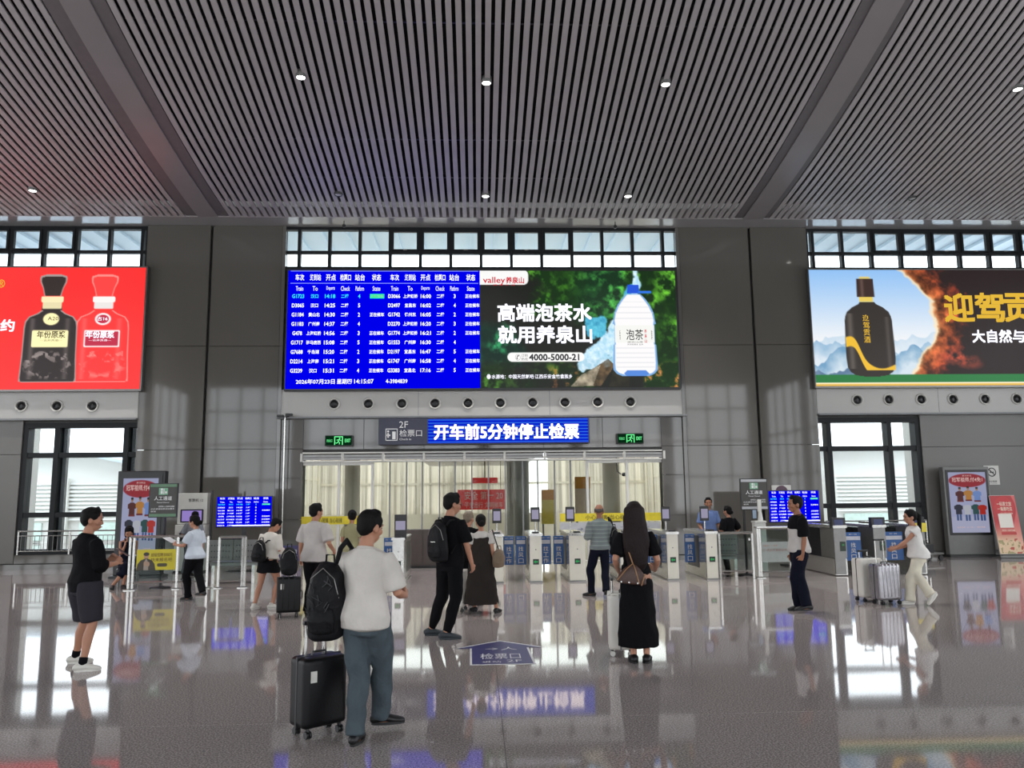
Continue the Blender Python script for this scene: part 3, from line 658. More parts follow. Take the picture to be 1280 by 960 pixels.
ax = lambda px: XM+.0+(px-600)/(847.5-600)*(X1-.04-XM); az = lambda py: Z1-.03-(py-338.3)/(485.3-338.3)*(Z1-Z0-.06)
pa = cv.panel('advert_display', picture('advert_waterfall', 1.15), XM, X1-.04, Z0+.03, Z1-.03, .004, ls)
LRED = glow('led_red', (205, 30, 50), 1.1); LGREY = glow('led_dark', (60, 60, 64), 1.0); LBLK = glow('led_black', (24, 24, 26), .6)
def words(name, mt, items, fx, fz, parent, y=-.002):
    t = MB()
    for s, a, b, c, d, bold in items: t.text(s, fx(a), fx(c), fz(d), fz(b), y, bold)
    return t.build(name, mt, parent)
words('headline', LWHITE, [('高端泡茶水', 622.5, 381, 739.5, 402.5, .03), ('就用养泉山', 623, 408.5, 739.5, 430, .03)], ax, az, pa)
words('brand_lettering', LRED, [('valley', 604, 346.3, 632, 356.5, .015), ('养泉山', 633, 346.5, 655.5, 354.5, .03), ('—  健 康 水 源  —', 607, 355.6, 654, 357.4, 0)], ax, az, pa)
words('phone_lettering', LGREY, [('4000-5000-21', 661, 443.8, 723, 451.5, .02), ('订购', 651, 443.5, 659, 447.2, 0), ('热线', 651, 448, 659, 451.7, 0), ('✆', 643.5, 444, 650, 451.5, 0)], ax, az, pa)
words('origin_lettering', LWHITE, [('水源地：中国天然氧吧·江西乐安金竹畲族乡', 614, 468.8, 714, 474.2, .01), ('◉', 608, 468.5, 613, 474.5, 0)], ax, az, pa)
words('label_lettering', LBLK, [('泡茶', 783, 413, 804.5, 426.5, .005), ('源自山泉', 784, 428, 804, 430, 0), ('天然饮用水 五升', 784, 431, 804, 433, 0), ('香', 774.5, 414, 775.8, 426, 0), ('醇', 814.5, 414, 816, 426, 0)], ax, az, pa)
words('label_seal', LRED, [('养', 806, 413, 809, 418, .01), ('泉', 806, 419, 809, 424, .01), ('山', 806, 425, 809, 430, .01)], ax, az, pa)

# ================================================================== BILLBOARDS
def bill(xa, xb, z0, z1, label):
    o = thing('billboard', label, 'billboard', ((xa+xb)/2, 21.70, 0)); c = (xa+xb)/2
    MB().box(xa-c-.02, xb-c+.02,   .012, .17, z0-.05, z1+.05).build('case', M['dsteel'], o, bevel=.01); return o, c
xa, xb, z0, z1 = XL+.1, WX(179.5, 410, 21.7), WZ(100, 486.5, 21.7), WZ(100, 334.5, 21.7)
o, c = bill(xa, xb, z0, z1, 'red backlit billboard with a black and a red liquor bottle')
pxl = 640+(640-184)*0-0  # left picture spans from wall to the pillar
PL = lambda px: (px-180)/ (180-0)  # helper in bottle pixels
W_ = 360; cv = Canvas(W_, 152, 1.1, (244, 58, 58)); X, Y = cv.X, cv.Y
x_at0 = WX(0, 410, 21.7); x_at180 = WX(180, 410, 21.7); mpp = (x_at180-x_at0)/180
ox = W_-180-2   # canvas column of picture x = 0
cv.a[:] = np.array((236, 46, 46))+(fbm(cv.ny, cv.nx, 120, 2, 5)[..., None]-.5)*np.array((14, 14, 14))
def bottle(cx, body, rim, neck, cap, lab, lrim):
    cv.prof(cx, [(9, 10), (11, 16.5), (14, 17.2), (19, 16.5), (26, 13), (34, 11), (36, 11)], rim); cv.prof(cx, [(11, 9), (13, 15), (18, 15), (26, 11.8), (34, 9.8), (36, 9)], cap)
    cv.prof(cx, [(53, 11), (58, 18), (62, 28), (68, 32.5), (76, 33.5), (110, 34), (138, 35.5), (142, 35.5), (143.5, 30)], rim)
    cv.prof(cx, [(54, 10), (58.5, 16), (63, 27), (69, 31), (76, 32), (110, 32.6), (138, 34), (142, 33)], body)
    for dx, s in ((-23, .35), (21, .3)): cv.put(np.exp(-((X-cx-dx)/3.2)**2)*(Y > 64)*(Y < 140)*s, rim)
    cv.prof(cx, [(48, 12), (54, 13)], body); cv.rect(cx-14, 36.5, cx+14, 44, neck, 2); cv.rect(cx-12, 44, cx+12, 52, np.array(neck)*.94, 1)
    n = fbm(cv.ny, cv.nx, 7, 3, 31)
    cv.put(np.clip((n-.52)*8, 0, .75)*np.clip(1-np.abs(np.hypot((X-cx)/30, (Y-122)/16)-.85)*3.2, 0, 1)*(np.abs(X-cx) < 33), rim)
    cv.put(np.clip((n-.5)*8, 0, .6)*(np.abs(Y-112-4*np.sin((X-cx)/6)) < 3)*(np.abs(X-cx) < 28), rim)
    cv.ell(cx, 65, 10, 7.5, lrim if lrim != lab else lab); cv.ell(cx, 65, 9 if lrim == lab else 7.6, 6.6 if lrim == lab else 5.4, lab)
    cv.rect(cx-22.5, 79, cx+22.5, 100, lrim, 1.5); cv.rect(cx-20.8, 80.6, cx+20.8, 98.4, lab, 1)
bottle(ox+131, (232, 52, 52), (248, 128, 122), (228, 222, 220), (240, 62, 60), (176, 40, 66), (240, 226, 226))
bottle(ox+66, (44, 38, 38), (150, 138, 134), (226, 214, 170), (48, 40, 38), (238, 228, 170), (238, 228, 170))
pa = cv.panel('picture', picture('billboard_liquor', 1.3), xb-c-W_*mpp, xb-c-.02, z0, z1, 0, o)
MB().box(xa-c, xb-c-W_*mpp+.01, .0, .01, z0, z1).build('plain_field', glow('billboard_red', (236, 46, 46), 1.3), o)
bx = lambda px: xb-c-.02-(182-px)*mpp; bz = lambda py: z1-(py-335.5)/(486-335.5)*(z1-z0)
LBROWN = glow('print_brown', (48, 40, 34), 1.0); LGOLD = glow('print_gold', (222, 178, 60), 1.1)
words('label_lettering', LBROWN, [('年份原浆', 50, 414.5, 85.5, 423.5, .015), ('—古井贡酒—', 54, 425, 82, 427.5, 0), ('A20', 62, 397, 75.5, 401.5, 0)], bx, bz, pa)
words('label_lettering', LWHITE, [('年份原浆', 111, 414.5, 146.5, 423.5, .03), ('—古井贡酒—', 115, 425, 143, 427.5, 0), ('古16', 124, 397, 137, 402, .01)], bx, bz, pa)
words('sponsor_lettering', LWHITE, [('独家特约', -52, 400.5, 21, 415, .03)], bx, bz, pa)
words('trademark', LGOLD, [('®', -4, 350.5, 5.5, 361, .01)], bx, bz, pa)

xa, xb, z0, z1 = WX(1015.5, 410, 21.7), XR-.1, WZ(1150, 482, 21.7), WZ(1150, 337.5, 21.7)
o, c = bill(xa, xb, z0, z1, 'backlit billboard with a dark bottle before blue mountains and red rock')
x0b = WX(1015.5, 410, 21.7); mpp = (WX(1275.5, 410, 21.7)-x0b)/260
W_ = int((xb-xa)/mpp); cv = Canvas(W_, 148, 1.1); X, Y = cv.X, cv.Y
t_ = np.clip(Y/95, 0, 1)[..., None]
cv.a[:] = np.array((140, 186, 235))*(1-t_)+np.array((238, 238, 238))*t_
n = fbm(cv.ny, cv.nx, 26, 5, 41); n2 = fbm(cv.ny, cv.nx, 14, 4, 42)
for base, amp, c1, c2 in ((84, 22, (196, 214, 228), (226, 232, 238)), (98, 26, (150, 184, 210), (216, 226, 234)), (108, 28, (112, 156, 190), (206, 220, 230)), (122, 30, (92, 120, 150), (150, 170, 190))):
    r_ = fbm(cv.ny, cv.nx, 34, 4, int(base))[int(base)][None]*amp*2-amp
    if base == 122: r_ = r_+(X-20)*.35
    d = np.clip((Y-base-r_)/1.2, 0, 1); k = np.clip((Y-base-r_)/26+(n2-.5)*.9, 0, 1)[..., None]; cv.a[:] = cv.a*(1-d[..., None])+d[..., None]*(np.array(c1)*(1-k)+np.array(c2)*k)
edge = 142-np.sqrt(np.clip(1-((Y-62)/92)**2, 0, 1))*0+ 12*np.sin((Y-10)/38) - np.where(Y > 80, (Y-80)*.42, 0)-np.where(Y < 40, (40-Y)*.55, 0)+(fbm(cv.ny, cv.nx, 20, 4, 44)-.5)*14
rk = np.clip((X-edge)/1.5, 0, 1)[..., None]; depth = np.clip((X-edge)/58, 0, 1)[..., None]; crk = fbm(cv.ny, cv.nx, 11, 5, 45)[..., None]
red = np.array((235, 130, 70))*(1-depth)+np.array((150, 40, 30))*depth
rock = red*(.25+1.3*np.clip(crk-.18, 0, 1)); dk = np.clip((depth-.35)*2.6+(.5-crk)*2.0, 0, 1); rock = rock*(1-dk)+np.array((40, 30, 30))*dk
cv.a[:] = cv.a*(1-rk)+rock*rk
glowm = np.exp(-((X-edge)/3.0)**2)*.7; cv.put(glowm*(X > edge-3), (255, 222, 170))
arm = np.clip((fbm(cv.ny, cv.nx, 16, 4, 46)-.42)*4, 0, 1)*np.clip(1-np.hypot((X-178)/34, (Y-112+(X-178)*-.25)/14), 0, 1)*1.6; cv.put(arm, (205, 84, 58))
cv.rect(0, 133, W_, 144, (40, 118, 62)); cv.rect(0, 143.2, W_, 149, (222, 176, 74)); cv.rect(0, 143, W_, 144.6, (250, 240, 210))
bc = 69
cv.prof(bc, [(9, 6), (10, 7), (11, 7)], (214, 196, 120)); cv.prof(bc, [(11.5, 10.5), (35, 11)], (58, 42, 38)); cv.put(np.exp(-((X-bc+4)/2.2)**2)*(Y > 12)*(Y < 35)*.5, (130, 105, 95))
cv.rect(bc-8.5, 35, bc+8.5, 41, (226, 198, 92)); cv.prof(bc+1, [(41, 9), (44, 11), (48, 19), (54, 26), (60, 28.5), (66, 29.5), (110, 30.5), (124, 29.5), (130, 26), (134, 20), (135.5, 10)], (52, 47, 44))
cv.put(np.exp(-((X-bc+22)/3.5)**2)*(Y > 56)*(Y < 126)*.4, (150, 140, 132)); cv.put(np.exp(-((X-bc-24)/2.5)**2)*(Y > 60)*(Y < 126)*.3, (140, 130, 124))
ins = (np.abs(X-bc-1) < 29.5)*(Y < 128)
wv = 108-18*np.tanh((bc-12-X)/7.)+4*np.sin((X-bc)/9); cv.put(ins*np.clip((7-np.abs(Y-wv-2))/1.5, 0, 1)*(X > bc-29), (232, 184, 52))
rb_ = cv.panel('picture', picture('billboard_rock', 1.1), xa-c, xb-c-.02, z0, z1, 0, o)
bx = lambda px: x0b-c+(px-1015)*mpp; bz = lambda py: z1-(py-337.5)/(482-337.5)*(z1-z0)
words('headline', LGOLD, [('迎', 1182, 368, 1218, 402.5, .02), ('驾', 1221, 367.5, 1256.5, 402.5, .02), ('贡', 1257.5, 368, 1293, 402.5, .02), ('酒', 1296, 368, 1331, 402.5, .02)], bx, bz, rb_)
words('slogan_lettering', LWHITE, [('大自然与你我同行', 1213.5, 413.5, 1347, 429, .03)], bx, bz, rb_)
t = MB()
for k, ch in enumerate('迎驾贡酒'): t.text(ch, bx(1078), bx(1086), bz(402+k*9), bz(394+k*9), -.002, .01)
t.build('label_lettering', LGOLD, rb_)

# ================================================================== GATE SIGN, EXIT SIGNS
x0, x1, z0, z1 = B(473, 522, 737, 555, 21.75)
sg = thing('gate_sign', 'long dark gate sign with blue ticker reading over the glass doors', 'sign', ((x0+x1)/2, 21.75, 0)); c = (x0+x1)/2
gx = lambda px: WX(px, 538, 21.75)-c
MB().box(x0-c, x1-c, .0, .2, z0, z1).build('case', mat('sign_navy', (44, 46, 66), .4), sg, bevel=.01)
MB().box(gx(535), x1-c-.04, -.012, -.002, z0+.03, z1-.03).build('ticker_display', glow('ticker_blue', (8, 34, 190), 1.15), sg)
LR2 = glow('ticker_band', (50, 110, 225), 1.0)
for k in range(8):
    z = z0+.06+(z1-z0-.12)*k/7; MB().box(gx(535), x1-c-.04, -.014, -.012, z-.012, z+.012).build('scan_line', LR2, sg)
gz = lambda py: z1-(py-522)/(555-522)*(z1-z0)
words('ticker_lettering', glow('ticker_white', (255, 238, 238), 2.0), [('开车前5分钟停止检票', 543, 530.5, 723, 549, .02)], gx, gz, sg, -.02)
words('gate_lettering', M['wtext'], [('2F', 499, 526, 510, 534, 0), ('检票口', 499.5, 536.5, 527.5, 545, .0), ('Check in', 499.5, 547, 514, 549.5, 0)], gx, gz, sg, -.008)
p_ = MB()
a, b, cc2, dd = gx(482), gx(497), gz(550), gz(535)
for q in ((a, b, cc2, cc2+.02), (a, b, dd-.02, dd), (a, a+.02, cc2, dd), (b-.02, b, cc2, dd)): p_.box(q[0], q[1], -.01, -.004, q[2], q[3])
p_.box(a+.05, a+.09, -.01, -.004, cc2+.08, dd-.12); p_.box(a+.03, a+.13, -.01, -.004, dd-.2, dd-.16); p_.box(a+.18, a+.27, -.01, -.004, cc2+.04, dd-.08); p_.lathe([(.028, 0), (.028, .006)], (a+.07, -.01, dd-.075), 'y', 10)
p_.build('gate_pictogram', M['wtext'], sg)
for s in (.12, .88): MB().box((x1-x0)*(s-.5)-.03, (x1-x0)*(s-.5)+.03, .2, .24, z0+.1, z1+.06).build('bracket', M['dsteel'], sg)
GRN = glow('exit_green', (110, 245, 150), 1.1); DGR = glow('exit_field', (8, 44, 22), .8)
for i, (a, b, c2, d) in enumerate(((406, 544, 440.5, 557.5), (771.5, 541.5, 804.5, 554.5))):
    x0, x1, z0, z1 = B(a, b, c2, d, 21.8); c = (x0+x1)/2
    e = thing('exit_sign', ('green lit exit sign left of the long gate sign', 'green lit exit sign right of the long gate sign')[i], 'sign', (c, 21.8, 0), 0, 'exit signs over the doors')
    h = (x1-x0)/2; MB().box(-h, h, .0, .15, z0, z1).build('case', M['plastic'], e, bevel=.008); MB().box(-h+.02, h-.02, -.004, .0, z0+.02, z1-.02).build('lit_face', DGR, e)
    zc_ = (z0+z1)/2; t = MB(); t.text('安全出口', -h+.05, -h+.2, zc_-.04, zc_+.04, -.008, .01); t.text('EXIT', h-.2, h-.05, zc_-.045, zc_+.045, -.008, .02)
    s = (z1-z0)/2-.03
    for q in ((-s, s, s-.025, s), (-s, -s+.025, -s, s), (s-.025, s, -s, s)): t.box(q[0], q[1], -.01, -.006, zc_+q[2], zc_+q[3])
    t.lathe([(.02, 0), (.02, .004)], (.03, -.01, zc_+.06), 'y', 10)
    t.tube([(.02, -.008, zc_+.03), (-.01, -.008, zc_-.03), (.03, -.008, zc_-.06), (.02, -.008, zc_-.1)], .013, 5); t.tube([(-.01, -.008, zc_-.03), (-.05, -.008, zc_-.07), (-.08, -.008, zc_-.06)], .012, 5); t.tube([(.07, -.008, zc_-.01), (.02, -.008, zc_+.03), (-.05, -.008, zc_+.01)], .011, 5)
    t.build('exit_pictogram', GRN, e)

# ================================================================== DOWNLIGHTS
LAMPG = glow('lamp_disc', (255, 253, 248), 14)
LAMPOFF = mat('lamp_glass_off', (180, 180, 176), .2)
LIST = [(376, 95, 1, 'lit round ceiling downlight in the front row nearest the left beam'), (608, 102, 1, 'lit round ceiling downlight in the middle of the front row'), (832, 104, 1, 'lit round ceiling downlight in the front row nearest the right beam'),
        (1272, 110, 1, 'lit round ceiling downlight right of the right beam at the picture edge'), (41, 237, 1, 'lit round ceiling downlight above the red billboard'), (607, 244, 1, 'lit round ceiling downlight in the back row above the blue timetable'),
        (785, 244, 1, 'lit round ceiling downlight in the back row above the waterfall advertisement'), (1140, 247, 0, 'unlit ceiling downlight above the mountain billboard'), (423, 242, 0, 'unlit square ceiling fitting above the left end of the timetable')]
def downlight(p, lit, label):
    o = thing('ceiling_downlight', label, 'light', (p.x, p.y, p.z), 0, 'ceiling downlights')
    MB().lathe([(.075, .12), (.105, .1), (.11, -.03), (.10, -.045), (.088, -.04), (.085, -.01)], n=20).build('housing', M['grey'] if lit else M['dark'], o, True)
    MB().lathe([(.084, -.03), (.05, -.042), (.01, -.045)], n=20).build('lens', LAMPG if lit else LAMPOFF, o, True)
    if lit:
        l = bpy.data.lights.new('downlight_beam', 'SPOT'); l.energy = LAMP_W; l.spot_size = math.radians(100); l.spot_blend = .8; l.shadow_soft_size = .09; l.color = (1, .97, .93)
        lo = bpy.data.objects.new('downlight_beam', l); COL.objects.link(lo); lo.parent = o; lo.location = (0, 0, -.09)
LAMP_W = 900
for px, py, lit, lb in LIST: downlight(zceil(px, py), lit, lb)
# hanging camera pods under the soffit
for i, (px, py) in enumerate(((430, 279), (769, 281))):
    x = WX(px, py, 21.5); o = thing('soffit_sensor', ('small dark sensor hanging under the soffit above the timetable', 'small dark sensor hanging under the soffit above the advertisement')[i], 'sensor', (x, 21.5, 9.345), 0, 'soffit sensors')
    MB().tube([(0, 0, 0), (0, 0, -.10)], .012).build('stem', M['dark'], o); MB().lathe([(.02, -.09), (.05, -.12), (.045, -.17), (.015, -.19)], n=14).build('dome', M['plastic'], o, True)
# pole with camera at the left door corner
x = WX(351, 690, 21.7)
o = thing('camera_pole', 'thin white pole with a black camera beside the left door corner', 'pole', (x, 21.75, 0))
MB().tube([(0, 0, 0), (0, 0, 3.95)], .02).build('pole', M['steel'], o, True); MB().lathe([(.12, 0), (.12, .015), (.04, .03)], n=20).build('foot_plate', M['steel'], o)
q = MB().tube([(0, 0, 3.93), (.14, -.06, 3.96)], .014).build('bracket', M['dark'], o); MB().box(.03, .22, -.13, -.04, 3.95, 4.02).build('camera_body', M['plastic'], o, bevel=.01); MB().box(-.2, -.02, -.1, -.03, 3.92, 3.99).build('camera_body', M['plastic'], o, bevel=.01)
# inside camera hanging in the corridor
p = P(776, 590, 22.8); o = thing('dome_camera', 'black camera on a bent arm behind the right glass door', 'camera', (p.x, 22.8, p.z))
MB().tube([(-.12, 0, .32), (-.1, 0, .02), (.0, 0, -.06)], .018).build('bent_arm', M['plastic'], o, True); MB().lathe([(.03, 0), (.055, .03), (.05, .14), (.02, .16)], (.03, 0, -.07), 'x', 12).build('camera_body', M['plastic'], o, True); MB().tube([(-.12, 0, .32), (-.12, 0, 4.57-p.z)], .015).build('drop_rod', M['plastic'], o)
# ================================================================== TICKET GATES
FLAPB = mat('flap_blue', (34, 86, 150), .35, vary=.04); GWHITE = mat('gate_face', (220, 217, 204), .3, vary=.03); SCRN = glow('phone_screen', (170, 165, 190), .75)
GARROW = glow('gate_green', (70, 190, 110), .6); DISP = mat('display_glass', (18, 18, 24), .12)
def flap(parent, x0, x1, word, y=.75):
    z0, z1 = .30, .90
    f = MB(); f.rbox(x0, x1, y, y+.02, z0, z1, .008, 2); o = f.build('flap', FLAPB, parent)
    t = MB(); cx = (x0+x1)/2; wd = min(.11, (x1-x0)*.55)
    for k, ch in enumerate(word): t.text(ch, cx-wd/2, cx+wd/2, z1-.32-k*.125, z1-.22-k*.125, y-.004, .0)
    t.text('扫一扫', cx-wd*.75, cx+wd*.75, z1-.055, z1-.025, y-.004, 0)
    t.build('lettering', GWHITE, o)
    MB().box(x0+.02, x1-.02, y-.005, y-.001, z1-.165, z1-.085).build('label_patch', mat('pale_patch', (196, 198, 206), .5), o)
def gate(px, label, scr=None, left=None, right=None, wid=.25, big=False, h=.95, dark=False):
    x = WX(px, 700, 16.72); o = thing('ticket_gate', label, 'ticket gate', (x, 16.72, 0), 0, 'ticket gates in a row'); q = wid/2
    MB().box(-q, q, .03, 1.75, .02, h-.02).build('body', M['steel'] if not dark else M['dsteel'], o, bevel=.012)
    MB().box(-q+.005, q-.005, .0, .03, .03, h-.02).build('face_panel', M['steel'] if big else GWHITE, o, bevel=.008)
    MB().box(-q-.02, q+.02, -.02, 1.78, h-.02, h+.035).build('top_cap', M['steel'], o, bevel=.012)
    MB().box(-q-.01, q+.01, -.01, 1.76, 0, .03).build('plinth', M['dsteel'], o)
    MB().box(-q-.006, -q, .55, 1.5, .2, h-.08).build('side_panel', M['dark'], o); MB().box(q, q+.006, .55, 1.5, .2, h-.08).build('side_panel', M['dark'], o)
    MB().box(-.075, .075, -.01, .17, h+.035, h+.07).build('card_reader', M['plastic'], o, bevel=.012)
    a = MB().box(-.06, .06, -.006, 0, .36, .47).build('arrow_window', mat('window_black', (16, 40, 24), .3), o)
    t = MB(); t.add([(-.045, -.01, .415), (-.01, -.01, .45), (-.01, -.01, .38)], [(0, 2, 1)]); t.box(-.012, .04, -.012, -.008, .402, .428); t.build('green_arrow', GARROW, a)
    MB().lathe([(.011, -.002), (.011, .003)], (0, 0, .66), 'y', 10).build('sensor_eye', M['plastic'], o)
    if scr:
        sx_, top = scr; H = top
        if not big: MB().tube([(sx_, .08, h+.03), (sx_, .08, H-.2)], .014).build('screen_post', M['steel'], o)
        w2, hh = (.095, .15) if not big else (.125, .25)
        zc2 = H-hh
        s = MB().rbox(sx_-w2, sx_+w2, .05, .09, zc2-hh, zc2+hh, .012, 2).build('scanner', M['plastic'], o)
        MB().box(sx_-w2+.026, sx_+w2-.026, .046, .049, zc2-hh+(.055 if not big else .19), zc2+hh-(.055 if not big else .13)).build('scanner_display', SCRN, s)
        if big: MB().box(-.03, .03, .06, .1, h+.05, zc2-hh+.02).build('scanner_neck', M['plastic'], s)
    if left: flap(o, -q-.255, -q-.03, left)
    if right: flap(o, q+.03, q+.255, right)
    return o
gate(497.5, 'leftmost visible ticket gate with the large face scanner beside the near man', (.04, 1.40), '找工作', None, .24, True, .90)
gate(621.5, 'ticket gate just right of the woman in the long grey dress', (0, 1.50), None, '找工作')
gate(670, 'ticket gate under the grey corridor column, second from the grey dress', (0, 1.52), '找风口', '找工作')
gate(722, 'wide twin-faced ticket gate left of the old man in the striped shirt', (-.13, 1.52), '找风口', None, .34)
gate(783, 'ticket gate mostly hidden behind the long-haired woman', None, '找风口', '找工作')
gate(841.5, 'ticket gate right of the long-haired woman', (-.11, 1.50), '找风口', None, .24)
gate(890.5, 'last white ticket gate before the glass fence, in front of the officer', (-.11, 1.50), '找风口', None, .24)
def lane_gate(x, label, w_=.27, d=2.4, flapw=None, y0=17.05):
    o = thing('lane_gate', label, 'ticket gate', (x, y0, 0), 0, 'grey ticket gates at the right'); q = w_/2
    MB().box(-q, q, .02, d, .02, .36).build('plinth', M['steel'], o, bevel=.01); MB().box(-q, q, .0, .7, .37, 1.0).build('front_column', M['dsteel'], o, bevel=.012)
    MB().box(-q, q, d-.55, d, .37, 1.0).build('rear_column', M['dsteel'], o, bevel=.012); MB().box(-q+.04, q-.04, .72, d-.57, .37, .98).build('smoked_panel', DISP, o)
    MB().box(-q-.02, q+.02, -.03, d+.02, 1.0, 1.06).build('top_cap', M['steel'], o, bevel=.012)
    MB().box(-q-.005, q-.05, .0-.012, .012, .04, 1.0).build('face_panel', M['dsteel'], o, bevel=.004)
    s = MB().rbox(-q-.03, q+.0, -.01, .12, 1.0, 1.22, .015, 2).build('scanner', M['plastic'], o)
    MB().box(-q+.02, q-.06, -.016, -.011, 1.05, 1.18).build('scanner_display', mat('dim_display', (70, 76, 110), .1), s)
    a = MB().box(-.02, .1, -.02, -.013, .52, .72).build('arrow_window', mat('window_black', (16, 40, 24), .3), o)
    MB().box(.02, .07, -.024, -.021, .63, .67).build('green_arrow', mat('dim_green', (40, 120, 60), .4), a)
    if flapw: flap(o, q+.05, q+.05+flapw, '找风口', .2)
    return o
lane_gate(7.70, 'first grey ticket gate behind the man in the two-tone polo', flapw=.36)
lane_gate(8.56, 'second grey ticket gate with a scanner, left of the woman in white', flapw=.42)
lg = lane_gate(9.42, 'last grey ticket gate with a yellow notice, right of the woman in white')
MB().box(-.2, .16, -.035, -.028, .90, 1.09).build('yellow_notice', mat('notice_yellow', (222, 205, 70), .6), lg)
# ================================================================== FENCES AND COUNTERS
def fence(name, label, p0, p1, z0, z1, posts, foot=True, cat='fence', extra=None, rail=.028, group=None):
    a, b = Vector((*p0, 0)), Vector((*p1, 0)); d = b-a; L = d.length
    o = thing(name, label, cat, a, math.atan2(d.y, d.x), group)
    MB().tube([(0, 0, z1), (L, 0, z1)], rail).build('top_rail', M['steel'], o, True); MB().tube([(0, 0, z0), (L, 0, z0)], .02).build('bottom_rail', M['steel'], o, True)
    for s in posts:
        MB().box(L*s-.022, L*s+.022, -.022, .022, 0, z1).build('post', M['steel'], o, bevel=.008)
        if foot: MB().lathe([(.10, 0), (.10, .015), (.03, .03)], (L*s, 0, 0), n=16).build('foot_plate', M['steel'], o)
    ps = sorted(posts)
    for i in range(len(ps)-1): MB().box(L*ps[i]+.04, L*ps[i+1]-.04, -.006, .006, z0+.03, z1-.04).build('glass_sheet', M['fglass'], o)
    return o, L
f1, L1 = fence('glass_fence', 'glass fence with a yellow advertisement behind the staff woman', (-6.86, 16.45), (-5.40, 16.62), .14, 1.03, (0, .05, .61, 1))
cv = Canvas(110, 68, 1., (206, 190, 42)); cv.put(fbm(cv.ny, cv.nx, 40, 2, 61)*.25, (170, 165, 40))
cv.ell(27, 22, 7, 9, (176, 140, 116)); cv.ell(27, 15, 8, 6, (50, 42, 36)); cv.prof(27, [(30, 5), (36, 16), (48, 24), (69, 27)], (64, 58, 50)); cv.prof(27, [(32, 2), (44, 6), (69, 7)], (150, 140, 128)); cv.ell(24, 46, 4, 8, (170, 136, 112)); cv.ell(33, 48, 4, 8, (170, 136, 112))
cv.rect(58, 46, 86, 57, (70, 64, 44), 4)
ps = cv.panel('poster', picture('fence_advert', 0, .5), L1*.09, L1*.59, .38, .78, -.012, f1)
fx = lambda u: L1*(.09+.5*u/110); fz = lambda v: .78-.40*v/68
t = MB(); t.text('超级招聘', fx(40), fx(74), fz(24), fz(12), -.016, 0); t.text('5000元', fx(76), fx(100), fz(24), fz(12), -.016, 0); t.text('快来报名吧', fx(40), fx(100), fz(40), fz(28), -.016, 0); t.build('lettering', mat('brown_lettering', (84, 44, 30), .6), ps)
f2, L2 = fence('glass_fence', 'open steel fence section between the staff woman and the girl with the backpack', (-5.17, 16.6), (-4.66, 16.62), .14, 1.0, (0, .90, 1))
f3, L3 = fence('glass_fence', 'steel-framed glass fence beside the last white ticket gate', (5.03, 16.85), (5.74, 16.88), .16, .94, (0, 1), False)
MB().box(L3-.09, L3-.05, -.03, -.008, .78, .83).build('lock', M['steel'], f3)
f4, L4 = fence('glass_counter', 'glass-fronted counter right of the fence under the tall dark sign', (5.88, 16.95), (6.62, 16.98), .12, 1.03, (0, .06, .94, 1), True, 'counter')
MB().box(-.03, L4+.03, -.06, .12, 1.03, 1.06).build('counter_shelf', M['steel'], f4, bevel=.008)
MB().box(.07, L4-.07, -.012, -.008, .32, .74).build('frosted_film', mat('frosted_film', (178, 186, 182), .6, alpha=.55), f4)
t = MB(); t.text('温馨提示 人工验票', .1, .42, .64, .68, -.016, 0); t.text('① 请出示身份证件', .1, .62, .54, .60, -.016, 0); t.build('lettering', mat('grey_red_lettering', (140, 96, 92), .6), f4)
wp_ = thing('scanner_post', 'white pillar box with a white face scanner behind the glass counter', 'scanner', (6.05, 17.3, 0))
MB().rbox(-.12, .12, -.1, .1, 0, 1.12, .015, 2).build('pillar_box', M['white'], wp_); MB().box(-.13, .13, -.12, .12, 1.125, 1.17).build('desk_top', M['white'], wp_, bevel=.008)
MB().tube([(.04, 0, 1.17), (.04, 0, 1.3), (.03, 0, 1.42)], [.06, .045, .03]).build('neck', M['white'], wp_, True); MB().rbox(-.01, .07, -.03, .03, 1.36, 1.62, .02, 3).build('scanner_head', M['white'], wp_)
q = MB().rbox(-.14, -.04, -.01, .02, 1.2, 1.42, .01, 2).build('phone_display', M['plastic'], wp_); MB().box(-.13, -.05, -.015, -.011, 1.22, 1.40).build('display_glass', mat('pale_display', (120, 140, 160), .1), q)
# perforated waiting benches behind the fences
def bench(x, y, n, label):
    o = thing('waiting_bench', label, 'bench', (x, y, 0), 0, 'grey waiting benches behind the fences')
    for k in range(n):
        x0 = k*.52-n*.26
        MB().rbox(x0+.01, x0+.51, -.02, .42, .42, .45, .012, 2).build('seat', M['grey'], o); MB().rbox(x0+.01, x0+.51, -.06, -.02, .47, .90, .012, 2).build('backrest', M['grey'], o)
        h_ = MB()
        for r in range(3):
            for c_ in range(7): h_.lathe([(.014, 0), (.014, .004)], (x0+.08+c_*.06, -.065, .55+r*.12), 'y', 6)
        tag(h_.build('perforation', M['dark'], o), kind='stuff')
    MB().box(-n*.26, n*.26, .1, .16, .36, .42).build('beam', M['dsteel'], o)
    for s in (-.8, .8): MB().box(s*n*.26-.03, s*n*.26+.03, .0, .3, 0, .37).build('leg', M['steel'], o)
bench(-5.15, 17.5, 2, 'grey perforated waiting bench behind the open steel fence at the left'); bench(5.30, 17.3, 1, 'grey perforated waiting bench behind the glass fence beside the last white gate')

